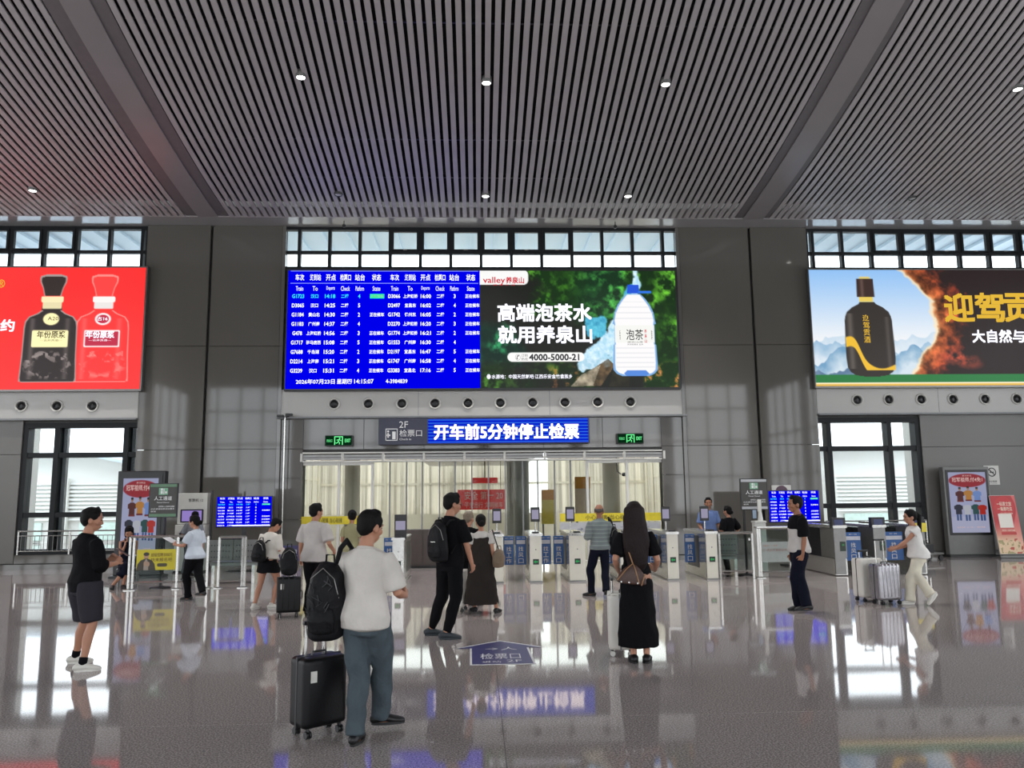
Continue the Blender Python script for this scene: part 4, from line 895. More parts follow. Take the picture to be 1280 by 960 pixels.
# ================================================================== FREE-STANDING SIGNS
DGREY = mat('sign_charcoal', (62, 61, 58), .5); GREENB = mat('sign_green', (92, 128, 100), .5)
def channel_sign(px0, py0, px1, py1, Y, label, side):
    x0, x1, z0, z1 = B(px0, py0, px1, py1, Y); c = (x0+x1)/2; h = (x1-x0)/2
    o = thing('channel_sign', label, 'sign', (c, Y, 0)); MB().box(-h, h, 0, .05, z0, z1).build('frame', M['plastic'], o, bevel=.006)
    MB().box(-h+.02, h-.02, -.006, 0, z0+.02, z1-.02).build('face_sheet', DGREY, o)
    for a, b in ((z0+.02, z0+.075), (z1-.075, z1-.02)): MB().box(-h+.02, h-.02, -.01, -.006, a, b).build('edge_stripe', GREENB if side < 0 else GRF, o)
    H = z1-z0; t = MB(); t.text('人工通道', -h*.62, h*.62, z0+H*.50, z0+H*.62, -.012, .01)
    t.text('Manual Channel', -h*.42, h*.42, z0+H*.42, z0+H*.46, -.012); t.text('请需要人工服务的旅客', -h*.3, h*.82, z0+H*.30, z0+H*.345, -.012); t.text('从此通道检票进站乘车', -h*.82, h*.82, z0+H*.23, z0+H*.275, -.012); t.text('谢谢', -h*.82, -h*.45, z0+H*.16, z0+H*.2, -.012); t.build('lettering', M['wtext'], o)
    pc = MB().box(-.09, .09, -.012, -.008, z0+H*.66, z0+H*.86).build('pictogram_field', mat('pictogram_green', (120, 170, 140), .5), o)
    t = MB(); t.lathe([(.022, 0), (.022, .004)], (-.03, -.018, z0+H*.82), 'y', 10); t.box(-.05, -.01, -.018, -.014, z0+H*.69, z0+H*.78); t.box(.005, .02, -.018, -.014, z0+H*.68, z0+H*.84); t.box(.035, .075, -.018, -.014, z0+H*.7, z0+H*.76); t.build('pictogram', M['wtext'], pc)
    MB().box(-.02, .02, .05, .09, .02, z0+.3).build('pole', M['plastic'], o) if side < 0 else MB().box(-h+.06, -h+.10, .05, .09, .02, z0+.3).build('pole', M['plastic'], o)
    MB().lathe([(.2, 0), (.2, .02), (.03, .04)], (0 if side < 0 else -h+.08, .07, 0), n=20).build('foot_plate', M['plastic'], o)
channel_sign(186, 604, 222, 647, 16.75, 'dark sign with green stripes standing before the tall poster stand', -1)
channel_sign(925.5, 598, 959.5, 637.5, 17.5, 'dark sign with grey stripes standing above the glass counter', 1)
def board(px0, py0, px1, py1, Y, label):
    x0, x1, z0, z1 = B(px0, py0, px1, py1, Y); c = (x0+x1)/2; h = (x1-x0)/2
    o = thing('timetable_stand', label, 'screen', (c, Y, 0)); MB().box(-h-.02, h+.02, .01, .07, z0-.03, z1+.02).build('case', M['plastic'], o, bevel=.006)
    MB().box(-h, h, .0, .01, z0, z1).build('display', BLUE, o)
    fx = lambda p: -h+(p-361)/(600-361)*2*h*1.98; fz = lambda p: z1-(p-341)/(456-341)*(z1-z0)
    timetable(fx, fz, o, -.006, offs=(0,), nrows=8); MB().box(-h*.4, h, -.006, -.003, z0+.01, z0+.035).build('rule', LWHITE, o)
    MB().box(-.05, .05, .03, .07, .02, z0).build('pole', M['plastic'], o); MB().box(-.35, .35, -.15, .25, 0, .03).build('foot_plate', M['plastic'], o, bevel=.008)
board(271, 621, 339, 658, 20.3, 'small blue timetable screen on a stand before the left pillar'); board(962, 613.5, 1024, 652, 19.6, 'small blue timetable screen on a stand behind the man in the two-tone polo')
# white notice behind the right small screen
x0, x1, z0, z1 = B(965, 606.5, 989, 622, 21.86); o = tag(MB().box(x0, x1, 21.86, 21.88, z0, z1).build('wall_notice', M['white'], bevel=.004), 'white notice on the right pillar above the small blue screen', 'notice')
MB().lathe([(.17, 0), (.17, .006)], ((x0+x1)/2, 21.85, z0+.16), 'y', 20).build('round_emblem', mat('emblem_violet', (92, 70, 84), .6), o)
def shirts_poster():
    cv = Canvas(90, 160, 1.15, (186, 190, 226)); cv.put((cv.Y > 118)*.5, (205, 206, 232))
    cv.put(np.clip(1-np.hypot((cv.X-45)/46, (cv.Y-22)/19)**4, 0, 1)*3, (168, 34, 50)); cv.rect(2, 14, 88, 30, (168, 34, 50), 6)
    for x, y, c, hd, lg in ((25, 62, (92, 38, 36), 1, 0), (45, 60, (204, 140, 60), 1, 0), (66, 62, (126, 158, 222), 1, 0), (19, 98, (46, 48, 66), 0, 1), (40, 99, (206, 208, 220), 0, 1), (60, 98, (40, 84, 84), 0, 1), (76, 99, (196, 52, 42), 0, 1)):
        if hd: cv.ell(x, y-17, 3.2, 4.4, (176, 134, 110)); cv.ell(x, y-20, 3.4, 2.6, (36, 30, 30))
        cv.prof(x, [(y-12, 4), (y-9, 8.5), (y-2, 9.5), (y+2, 7), (y+14, 7.4)], c); cv.rect(x-10.5, y-9, x-7, y+1, c, 1.5); cv.rect(x+7, y-9, x+10.5, y+1, c, 1.5)
        if lg: cv.rect(x-6, y+14, x-1, y+30, (70, 96, 150), 1); cv.rect(x+1, y+14, x+6, y+30, (70, 96, 150), 1)
        else: cv.rect(x-8, y+13, x+8, y+17, (120, 40, 40), 1)
    return cv
SHIRT = shirts_poster(); PIC = picture('shirt_poster', .55)
def poster_stand(px0, py0, px1, py1, Y, label, rot, bodym, zbase, name, lip=.07):
    x0, x1, z0, z1 = B(px0, py0, px1, py1, Y); c = (x0+x1)/2; h = (x1-x0)/2
    o = thing(name, label, 'poster stand', (c, Y, 0), rot); MB().rbox(-h-.05, h+.05, .012, .22, .06, z1+.08, .02, 2).build('housing', bodym, o)
    MB().box(-h, h, 0, .012, z0, z1).build('bezel', M['plastic'], o, bevel=.004); MB().box(-h-.1, h+.1, -.1, .35, 0, .06).build('foot_plate', M['plastic'], o, bevel=.01)
    p = SHIRT.panel('poster', PIC, -h+lip, h-lip, z0+lip, z1-lip, -.004, o); H = z1-z0-2*lip; W2 = h-lip; zt = z1-lip
    t = MB(); t.text('冠军祖师,付4免1', -W2*.82, W2*.82, zt-H*.165, zt-H*.085, -.009, .015); t.text('夏日新品', -W2*.25, W2*.25, zt-H*.07, zt-H*.045, -.009); t.text('全场热卖 · 买一送一 · 限时特惠', -W2*.75, W2*.75, zt-H*.925, zt-H*.90, -.009); t.build('lettering', glow('poster_letter', (225, 190, 185), .8), p)
    return o
poster_stand(147, 593, 201, 700, 19.0, 'tall black poster stand with shirts behind the seated woman at the left', math.radians(0), M['plastic'], 0, 'poster_stand', .09)
poster_stand(1185, 587, 1237, 669, 21.5, 'grey poster stand with shirts against the right wall', math.radians(-2), M['grey'], 0, 'poster_kiosk')
x0, x1, z0, z1 = B(1231, 582, 1249.5, 606, 21.93)
o = thing('no_smoking_sign', 'white no smoking sign on the right wall above the red standee', 'sign', ((x0+x1)/2, 21.94, 0)); h = (x1-x0)/2
MB().box(-h, h, .0, .02, z0, z1).build('plate', M['white'], o, bevel=.004)
t = MB(); zc_ = z0+(z1-z0)*.66; n = 24
for k in range(n):
    a0, a1 = 2*math.pi*k/n, 2*math.pi*(k+1)/n; r0, r1 = .10, .125
    t.quad((r0*math.cos(a0), -.004, zc_+r0*math.sin(a0)), (r1*math.cos(a0), -.004, zc_+r1*math.sin(a0)), (r1*math.cos(a1), -.004, zc_+r1*math.sin(a1)), (r0*math.cos(a1), -.004, zc_+r0*math.sin(a1)))
t.box(-.06, .06, -.005, -.003, zc_-.015, zc_+.012); t.tube([(-.08, -.004, zc_+.08), (.08, -.004, zc_-.08)], .012, 5); t.text('禁止吸烟', -.12, .12, z0+.07, z0+.12, -.004, .01); t.text('No Smoking', -.12, .12, z0+.03, z0+.05, -.004)
tag(t.build('pictogram', M['btext'], o), kind='stuff')
# red standee
cv = Canvas(70, 140, 1.1, (178, 34, 40)); n = fbm(cv.ny, cv.nx, 14, 4, 71)
cv.put(np.clip((cv.Y-62)/50, 0, 1), (226, 196, 160)); cv.put((np.clip(1-np.hypot((cv.X-35)/27, (cv.Y-28)/26), 0, 1) > 0)*.5, (206, 40, 46)); cv.put(np.clip((cv.X-58-8*np.sin(cv.Y/18))/2, 0, 1)*.5, (235, 150, 140)); cv.put((n > .6)*(cv.Y > 104)*.9, (178, 60, 40)); cv.put((n < .35)*(cv.Y > 108)*.8, (150, 140, 90))
cv.rect(14, 44, 52, 78, (226, 220, 210), 1); cv.rect(14, 88, 56, 95, (186, 48, 44), 1)
x0, x1, z0, z1 = B(1245, 619, 1277, 692, 21.0); h = (x1-x0)/2
o = thing('red_standee', 'red and cream standee with a blank white square beside the grey poster stand', 'standee', ((x0+x1)/2+.05, 21.0, 0)); o.rotation_euler = (math.radians(-9), 0, 0)
MB().box(-h, h, .0, .03, .1, z1+.02).build('board', M['white'], o, bevel=.004); p = cv.panel('poster', picture('standee_print', 0, .45), -h+.005, h-.005, .11, z1+.01, -.004, o)
H = z1-.1; t = MB(); t.text('一码享文旅', -h*.55, h*.6, .1+H*.82, .1+H*.90, -.009, .01); t.text('一路惠吃住', -h*.55, h*.6, .1+H*.74, .1+H*.81, -.009, .01); t.text('扫码领取优惠券', -h*.45, h*.6, .1+H*.68, .1+H*.71, -.009); t.text('微信扫一扫即可领取', -h*.5, h*.5, .1+H*.39, .1+H*.42, -.009); t.build('lettering', mat('cream_lettering', (240, 220, 200), .6), p)
MB().box(-h-.04, h+.04, -.06, .3, .0, .06).build('foot_plate', M['grey'], o, bevel=.01)
MB().tube([(0, .03, 1.2), (0, .42, .28), (0, .46, .1)], .015).build('prop', M['dark'], o)
# ticket machine
o = thing('ticket_machine', 'white ticket machine with violet screen behind the dark green-striped sign', 'machine', (-7.06, 20.3, 0))
MB().rbox(-.36, .36, 0, .5, .04, 1.15, .02, 2).build('body', M['white'], o); MB().rbox(-.36, .36, .12, .5, 1.16, 1.92, .02, 2).build('upper_case', M['white'], o)
MB().box(-.28, .28, .105, .12, 1.2, 1.52).build('screen_frame', M['plastic'], o, bevel=.006); MB().box(-.24, .24, .098, .104, 1.23, 1.49).build('display', glow('machine_screen', (150, 130, 200), .9), o)
MB().box(-.25, .25, -.012, 0, .75, .95).build('ticket_slot_panel', M['dark'], o, bevel=.006); MB().box(-.36, .36, -.02, .5, 0, .04).build('plinth', M['plastic'], o)
t = MB(); t.text('售票机 12', -.1, .26, 1.7, 1.78, .115, .0); t.build('lettering', M['btext'], o)
MB().tube([(.44, .2, .0), (.44, .2, 1.98)], .03).build('side_post', M['dark'], o)
# luggage trolley by the right window
o = thing('luggage_trolley', 'small dark luggage trolley beside the last grey gate near the right wall', 'trolley', (11.55, 20.6, 0), math.radians(20))
MB().box(-.35, .35, -.22, .22, .16, .20).build('deck', M['dsteel'], o, bevel=.008); MB().tube([(-.33, -.2, .2), (-.38, -.2, .82), (-.38, .2, .82), (-.33, .2, .2)], .018).build('handle', M['dsteel'], o); MB().box(-.2, .1, -.15, .15, .205, .42).build('box', M['plastic'], o, bevel=.015)
for x in (-.28, .28):
    for y in (-.17, .17): MB().lathe([(.07, -.02), (.075, 0), (.07, .02)], (x, y, .075), 'y', 14).build('wheel', M['plastic'], o, True)
# floor arrow sticker
pts = [G(*p) for p in ((627, 801), (577, 811.2), (594, 811.2), (594.5, 831.5), (660.5, 829.5), (655.5, 810), (672, 809.3))]
cx, cy = .24, 9.35
o = thing('floor_arrow', 'violet arrow sticker with white marks on the floor before the gates', 'sticker', (cx, cy, 0))
pl = [(p.x-cx, p.y-cy) for p in pts]
pl = [(0.02, .74), (-.52, .27), (-.34, .27), (-.33, -.68), (.36, -.68), (.34, .27), (.52, .27)]
MB().slab(pl, 0.001, .0025).build('white_edge', M['wtext'], o); MB().slab([(x*.93, y*.95-.005) for x, y in pl], .0026, .0032).build('violet_field', mat('arrow_violet', (52, 50, 104), .35), o)
t = MB(); tv, tf = glyphs('检票口', 0); a = np.array(tv); lo, hi = a.min(0), a.max(0)
for (x0, x1, y0, y1, s) in ((-.22, .22, -.38, -.08, '检票口'), (-.2, .0, -.58, -.48, '进站'), (-.16, .2, .12, .3, '→人'), (.06, .22, -.56, -.44, '2F')):
    tv, tf = glyphs(s, 0); a = np.array(tv); lo, hi = a.min(0), a.max(0)
    t.add([(x0+(p[0]-lo[0])/(hi[0]-lo[0])*(x1-x0), y0+(p[1]-lo[1])/(hi[1]-lo[1])*(y1-y0), .0036) for p in tv], tf)
t.build('lettering', M['wtext'], o)
# ================================================================== PEOPLE
class Soup:
    def __init__(s): s.v = []; s.f = []
    def loft(s, pts, rads, side=(1, 0, 0), n=16, round_=.6):
        pts = [Vector(p) for p in pts]; rads = [(r, r) if not isinstance(r, (tuple, list)) else r for r in rads]; side = Vector(side)
        t0 = (pts[0]-pts[1]).normalized(); t1 = (pts[-1]-pts[-2]).normalized()
        P_ = [pts[0]+t0*min(rads[0])*round_, pts[0]+t0*min(rads[0])*round_*.7]+pts+[pts[-1]+t1*min(rads[-1])*round_*.7, pts[-1]+t1*min(rads[-1])*round_]
        R_ = [(rads[0][0]*.25, rads[0][1]*.25), (rads[0][0]*.72, rads[0][1]*.72)]+rads+[(rads[-1][0]*.72, rads[-1][1]*.72), (rads[-1][0]*.25, rads[-1][1]*.25)]
        k = len(s.v); m = len(P_)
        for i, p in enumerate(P_):
            t = (P_[min(i+1, m-1)]-P_[max(i-1, 0)]).normalized(); a = side-t*side.dot(t)
            if a.length < .05: a = Vector((0, 1, 0))-t*t.y
            a.normalize(); b = t.cross(a)
            for q in range(n):
                w_ = 2*math.pi*q/n; s.v.append(tuple(p+a*(math.cos(w_)*R_[i][0])+b*(math.sin(w_)*R_[i][1])))
        for i in range(m-1):
            for q in range(n): s.f.append((k+i*n+q, k+i*n+(q+1) % n, k+(i+1)*n+(q+1) % n, k+(i+1)*n+q))
        s.f.append(tuple(k+q for q in reversed(range(n)))); s.f.append(tuple(k+(m-1)*n+q for q in range(n)))
    def ell(s, c, r, rot=None, n=14):
        k = len(s.v); c = Vector(c); m = n//2+2
        for i in range(m+1):
            th = math.pi*(.02+.96*i/m)
            for q in range(n):
                w_ = 2*math.pi*q/n; v = Vector((r[0]*math.sin(th)*math.cos(w_), r[1]*math.sin(th)*math.sin(w_), r[2]*math.cos(th)))
                if rot is not None: v = rot @ v
                s.v.append(tuple(c+v))
        for i in range(m):
            for q in range(n): s.f.append((k+i*n+q, k+(i+1)*n+q, k+(i+1)*n+(q+1) % n, k+i*n+(q+1) % n))
        s.f.append(tuple(k+q for q in range(n))); s.f.append(tuple(k+m*n+q for q in reversed(range(n))))
    def apply(s, fn, start=0): s.v[start:] = [tuple(fn(Vector(v))) for v in s.v[start:]]
def wr(p, amp, fr, seed):
    """folds: a few warped sine waves"""
    r = np.random.default_rng(seed); out = np.zeros(len(p))
    for k in range(5):
        d = r.normal(size=3); d[2] *= .8; d /= np.linalg.norm(d); e = r.normal(size=3); e /= np.linalg.norm(e)
        out += np.sin(fr*(.6+.5*k)*(p@d)+1.8*np.sin(fr*.5*(p@e)+r.random()*6)+r.random()*6)/(1+.5*k)
    return out*amp
def skin_mesh(name, soup, m, parent, sc, vox=.010, smooth=4, ratio=.35, fold=None, sub=None, raw=False):
    me = bpy.data.meshes.new('tmp'); me.from_pydata(soup.v, [], soup.f); me.update()
    o = bpy.data.objects.new('tmp', me); COL.objects.link(o)
    r = o.modifiers.new('r', 'REMESH'); r.mode = 'VOXEL'; r.voxel_size = vox
    if smooth: q = o.modifiers.new('s', 'SMOOTH'); q.factor = .5; q.iterations = smooth
    if ratio < 1: d = o.modifiers.new('d', 'DECIMATE'); d.ratio = ratio
    dg = bpy.context.evaluated_depsgraph_get(); out = bpy.data.meshes.new_from_object(o.evaluated_get(dg)); out.name = name
    bpy.data.objects.remove(o); bpy.data.meshes.remove(me)
    n = len(out.vertices); co = np.zeros(n*3); out.vertices.foreach_get('co', co); co = co.reshape(-1, 3)
    if fold:
        no = np.zeros(n*3); out.vertices.foreach_get('normal', no); no = no.reshape(-1, 3); co = co+no*wr(co, *fold)[:, None]
    co *= sc; out.vertices.foreach_set('co', co.reshape(-1)); out.materials.clear(); out.materials.append(m)
    out.polygons.foreach_set('use_smooth', [True]*len(out.polygons)); out.update()
    return link(name, out, parent)
def ik(a, b, l1, l2, pole):
    a, b, pole = Vector(a), Vector(b), Vector(pole); d = b-a; L = d.length
    if L > (l1+l2)*.995: b = a+d.normalized()*(l1+l2)*.995; d = b-a; L = d.length
    u = d/L; x = (l1*l1-l2*l2+L*L)/(2*L); h = math.sqrt(max(0, l1*l1-x*x)); p = pole-u*pole.dot(u)
    if p.length < 1e-4: p = Vector((0, 1, 0))
    return a+u*x+p.normalized()*h, b
def cloth(name, c, **k):
    return mat('cloth_'+name, c, k.pop('rough', .85), vary=k.pop('vary', .07), scale=6, bump=k.pop('bump', .25), bscale=k.pop('bscale', 30), spec=.12, **k)
def striped(name, c1, c2, freq):
    m = mat('cloth_'+name, c1, .85, bump=.2, bscale=30, spec=.2); t = m.node_tree; b = t.nodes['Principled BSDF']
    tc = t.nodes.new('ShaderNodeTexCoord'); wv = t.nodes.new('ShaderNodeTexWave'); wv.bands_direction = 'Z'; wv.inputs['Scale'].default_value = freq; wv.inputs['Distortion'].default_value = .6
    cr = t.nodes.new('ShaderNodeValToRGB'); cr.color_ramp.elements[0].position = .75; cr.color_ramp.elements[1].position = .9
    cr.color_ramp.elements[0].color = (*lin(c1), 1); cr.color_ramp.elements[1].color = (*lin(c2), 1)
    t.links.new(tc.outputs['Object'], wv.inputs['Vector']); t.links.new(wv.outputs['Fac'], cr.inputs['Fac']); t.links.new(cr.outputs['Color'], b.inputs['Base Color']); return m
SKIN = mat('skin', (172, 124, 100), .5, vary=.05, scale=9, bump=.05, bscale=80, spec=.35); SKIND = mat('skin_tanned', (150, 104, 80), .5, vary=.05, scale=9, spec=.35)
HAIR = mat('hair_black', (13, 11, 11), .6, spec=.15, vary=.25, scale=40, bump=.6, bscale=70, stretch=(4, 4, .5)); HAIRB = mat('hair_dark_brown', (26, 12, 12), .5, spec=.2, vary=.3, scale=40, bump=.6, bscale=60, stretch=(5, 5, .4)); HAIRG = mat('hair_grey_brown', (112, 98, 82), .6, vary=.2, scale=40, bump=.5, bscale=60)
EYEW = mat('eye_white', (215, 210, 205), .25); EYED = mat('eye_dark', (28, 20, 18), .2); LIP = mat('lips', (150, 88, 80), .5)
WHITE_SOLE = mat('white_rubber', (212, 210, 204), .6)
TOR = [(.86, .150, .105, -.01), (.94, .165, .120, -.012), (1.03, .150, .108, 0), (1.12, .140, .100, .005), (1.22, .152, .110, .006), (1.32, .165, .115, .0), (1.40, .160, .100, -.012), (1.45, .115, .078, -.016), (1.49, .064, .062, -.012), (1.55, .054, .057, .004)]
TORF = [(.86, .158, .108, -.012), (.94, .170, .122, -.014), (1.03, .142, .102, 0), (1.12, .122, .090, .005), (1.22, .136, .105, .01), (1.32, .148, .112, .008), (1.40, .138, .088, -.008), (1.45, .098, .070, -.014), (1.49, .055, .055, -.012), (1.55, .047, .051, .004)]
def person(label, xy, H, heading, feet, hands, lean=0., head=(0, 0), ph=.93, female=False, skin=None, hair='short', hairm=None, top=None, bottom=None, shoes=None, body=1.0, roll=0., vox=.0085, grip=(35, 35), group=None, glasses=False):
    """one standing, walking or seated figure. feet: world (x, y, z, yaw, pitch); hands: body-space wrist targets (+ finger direction)"""
    sc = H/1.79; hd = math.radians(heading); root = thing('person', label, 'person', (xy[0], xy[1], 0), -hd, group)
    skin = skin or SKIN; hairm = hairm or HAIR; inv = Matrix.Rotation(hd, 4, 'Z')
    T = TORF if female else TOR; shw = (.165 if female else .188)*body; drop = ph-.93
    Rl = Matrix.Rotation(-math.radians(lean), 4, 'X') @ Matrix.Rotation(math.radians(roll), 4, 'Y'); piv = Vector((0, 0, .95))
    def up(v):
        v = Vector(v); k = min(1, max(0, (v.z-.9)/.2)); w_ = piv+Rl @ (v-piv); r = v.lerp(w_, k); r.z += drop; return r
    def tors(z0, z1, off, widen=0., hem=0.):
        pts, rad = [], []
        zs = sorted(set([z0, z1]+[t[0] for t in T if z0 < t[0] < z1]))
        for z in zs:
            bd = 1+(body-1)*min(1, max(0, (1.46-z)/.06))
            rx, ry, yo = [float(np.interp(z, [t[0] for t in T], [t[i] for t in T])) for i in (1, 2, 3)]
            k = max(0, (1.25-z)/.4)
            pts.append(up((0, yo, z))); rad.append((rx*bd+off+widen*k+hem*max(0, (z0+.15-z)/.15), ry*bd+off+widen*k+hem*max(0, (z0+.15-z)/.15)))
        return pts, rad
    b = Soup(); p_, r_ = tors(.90, 1.55, 0); b.loft(p_, r_, n=20, round_=.1)
    # legs
    legs = []
    for i, s in enumerate((-1, 1)):
        fx, fy, fz, yaw, pit = feet[i]; hip = Vector((s*.088*body, -.005, .90+drop)); l = inv @ Vector((fx-xy[0], fy-xy[1], 0)); yl = math.radians(yaw-heading)
        fd = Vector((math.sin(yl), math.cos(yl), 0)); ankle = Vector((l.x/sc, l.y/sc, .085+fz))-fd*.045
        if pit: ankle = ankle+fd*(.12*(1-math.cos(math.radians(pit))))+Vector((0, 0, .16*math.sin(math.radians(pit))))
        knee, ankle = ik(hip, ankle, .43, .415, fd+Vector((0, .6, 0))); legs.append((hip, knee, ankle, fd, pit))
        m1 = hip.lerp(knee, .5); m2 = knee.lerp(ankle, .35)+(-fd*.012)
        b.loft([hip+Vector((0, 0, .03)), hip.lerp(knee, .2), m1, knee, m2, knee.lerp(ankle, .72), ankle], [.088*body, .088*body, .074*body, .053, .056, .042, .036])
        q = Matrix.Rotation(math.radians(-pit), 4, fd.cross(Vector((0, 0, 1))).normalized()) if pit else Matrix.Identity(4)
        fr = lambda v: ankle+q @ v
        b.loft([fr(-fd*.05+Vector((0, 0, -.05))), fr(Vector((0, 0, -.045))), fr(fd*.10+Vector((0, 0, -.06))), fr(fd*.155+Vector((0, 0, -.066)))], [(.03, .028), (.036, .035), (.042, .022), (.03, .015)], side=fd.cross(Vector((0, 0, 1))))
    # arms and hands
    arms = []
    for i, s in enumerate((-1, 1)):
        S = up((s*(shw-.004), -.01, 1.405)); h_ = hands[i]; tgt = Vector(h_[0]); tgt.z += drop if len(h_) < 4 else 0
        pole = Vector(h_[2]) if len(h_) > 2 and h_[2] else Vector((s*.45, -1, -.5))
        E_, W_ = ik(S, tgt, .295, .245, pole); arms.append((S, E_, W_))
        b.loft([S+Vector((-s*.045, 0, .0)), S, S.lerp(E_, .35), E_, E_.lerp(W_, .3), W_.lerp(E_, .12), W_], [.040, .043, .044, .037, .038, .027, .025])
        fd = (Vector(h_[1]).normalized() if len(h_) > 1 and h_[1] else (W_-E_).normalized())
        nrm = Vector((-s, 0, 0)) if abs(fd.x) < .8 else Vector((0, 0, -1)); nrm = (nrm-fd*nrm.dot(fd)).normalized(); sd = fd.cross(nrm)
        if sd.y*1+sd.z*.5 < 0: sd = -sd          # thumb side: forward / up
        pl = W_+fd*.075
        b.loft([W_-fd*.01, W_+fd*.03, pl, W_+fd*.09], [(.026, .02), (.036, .016), (.041, .016), (.038, .013)], side=sd)
        cur = math.radians(grip[i])
        for j, (of, ln) in enumerate(((.031, .072), (.0105, .080), (-.0105, .074), (-.031, .058))):
            pts = [pl+sd*of+fd*.0]; d = fd.copy(); a = 0
            for k, seg in enumerate((.45, .32, .28)):
                a += cur*(.6 if k == 0 else .9); d = fd*math.cos(a)+nrm*math.sin(a); pts.append(pts[-1]+d*ln*seg)
            b.loft(pts, [.0098, .0096, .0092, .0082], side=sd, n=8)
        tb = W_+fd*.03+sd*.03; b.loft([tb, tb+sd*.025+fd*.025+nrm*.008, tb+sd*.032+fd*.055+nrm*.018], [.0125, .0112, .0095], side=fd, n=8)
    # head
    nk = up((0, .004, 1.512)); Rh = Matrix.Rotation(-math.radians(head[0]), 4, 'Z') @ Matrix.Rotation(-math.radians(head[1]+lean*.5), 4, 'X')
    hv = lambda v: nk+Rh @ ((Vector(v)-Vector((0, 0, 1.53)))*1.17)
    k0 = len(b.v)
    b.ell((0, .006, 1.662), (.073, .092, .096), n=20); b.ell((0, .036, 1.597), (.052, .058, .062), n=16); b.ell((0, .03, 1.635), (.064, .07, .07), n=16)
    b.loft([(0, .090, 1.655), (0, .099, 1.630), (0, .103, 1.615)], [.008, .011, .0135], n=8); b.ell((0, .085, 1.578), (.022, .014, .009), n=8)
    for s in (-1, 1):
        b.ell((s*.075, -.004, 1.634), (.011, .021, .032), n=10); b.ell((s*.03, .088, 1.668), (.022, .012, .009), n=8); b.ell((s*.05, .06, 1.62), (.02, .022, .022), n=8)
    b.apply(lambda v: hv(v), k0)
    b.loft([up((0, -.01, 1.48)), hv((0, .005, 1.60))], [.056 if not female else .048]*2)
    skin_mesh('body', b, skin, root, sc, vox, 2, .35)
    # face
    for s in (-1, 1):
        e = MB(); c = hv((s*.031, .089, 1.650))*sc; e.lathe([(.002, -.006), (.006, -.004), (.008, 0), (.006, .004), (.002, .006)], n=10); ob = e.build('eye', EYED, root, True); ob.location = c; ob.rotation_euler = (0, 0, 0)
        e = MB(); e.tube([hv((s*.012, .102, 1.672))*sc, hv((s*.032, .1, 1.677))*sc, hv((s*.05, .083, 1.671))*sc], [.003, .0042, .002], 6); e.build('eyebrow', HAIR, root, True)
    e = MB(); e.tube([hv((-.022, .094, 1.583))*sc, hv((0, .102, 1.584))*sc, hv((.022, .094, 1.583))*sc], [.003, .006, .003], 6); e.build('lips', LIP, root, True)
    if glasses:
        e = MB()
        for s in (-1, 1):
            e.tube([hv((s*.031+.022*math.cos(a), .106, 1.65+.017*math.sin(a)))*sc for a in np.linspace(0, 6.2832, 13)], .0022, 5); e.tube([hv((s*.053, .104, 1.655))*sc, hv((s*.079, .0, 1.65))*sc], .0022, 5)
        e.build('glasses', M['plastic'], root)
    # hair
    h = Soup()
    if hair in ('short', 'crop', 'bun', 'pony', 'bob', 'long', 'low'):
        big = {'short': .004, 'crop': -.001}.get(hair, .007)
        h.ell((0, -.012, 1.690), (.078+big, .092+big, .080+big), n=20); h.ell((0, -.036, 1.655), (.072+big, .064+big, .080+big*.5), n=18)
        h.loft([(0, .062, 1.728), (0, .03, 1.755)], [(.05, .022), (.06, .03)], n=12)
        for s in (-1, 1): h.ell((s*.066, .005, 1.684), (.016, .055, .05), n=10)
        if hair in ('bun', 'low'): h.ell((0, -.115, 1.69 if hair == 'bun' else 1.61), (.042, .038, .042), n=12)
        if hair == 'low': h.ell((0, -.06, 1.615), (.066, .045, .06), n=12)
        if hair == 'pony': h.loft([(0, -.10, 1.70), (0, -.135, 1.66), (0, -.13, 1.56), (0, -.115, 1.44), (0, -.11, 1.36)], [(.03, .03), (.044, .038), (.046, .036), (.038, .03), (.018, .014)])
        if hair == 'bob':
            for s in (-1, 1): h.ell((s*.062, -.01, 1.61), (.026, .05, .085), n=12)
            h.ell((0, -.05, 1.60), (.075, .05, .085), n=14)
        if hair == 'long':
            h.loft([(0, -.03, 1.70), (0, -.05, 1.60), (0, -.095, 1.48), (0, -.125, 1.36), (0, -.125, 1.22), (.01, -.12, 1.08), (.015, -.115, 1.02)], [(.10, .08), (.112, .068), (.142, .055), (.155, .042), (.14, .036), (.115, .03), (.075, .018)], n=20)
    elif hair == 'bald':
        for s in (-1, 1): h.ell((s*.066, -.02, 1.655), (.014, .05, .035), n=10)
        h.ell((0, -.045, 1.64), (.064, .05, .045), n=14)
    if hair == 'long':
        h.apply(lambda v: hv(v) if v.z > 1.56 else up(v))
    else: h.apply(lambda v: hv(v))
    skin_mesh('hair', h, hairm, root, sc, .009, 2, .5, fold=(.0022, 60, 5))
    # clothes
    def sleeves(soup, frac, r0, r1):
        for i, (S, E_, W_) in enumerate(arms):
            s = (-1, 1)[i]; L1 = .295; tot = frac*.54
            pts = [S+Vector((-s*.06, 0, .0)), S]; rr = [r0*.8, r0*.86]
            for k in range(1, 5):
                dd = tot*k/4; pts.append(S.lerp(E_, dd/L1) if dd <= L1 else E_.lerp(W_, min(1, (dd-L1)/.245))); rr.append(r0*.92+(r1-r0*.92)*k/4)
            soup.loft(pts, rr, n=14, round_=.15)
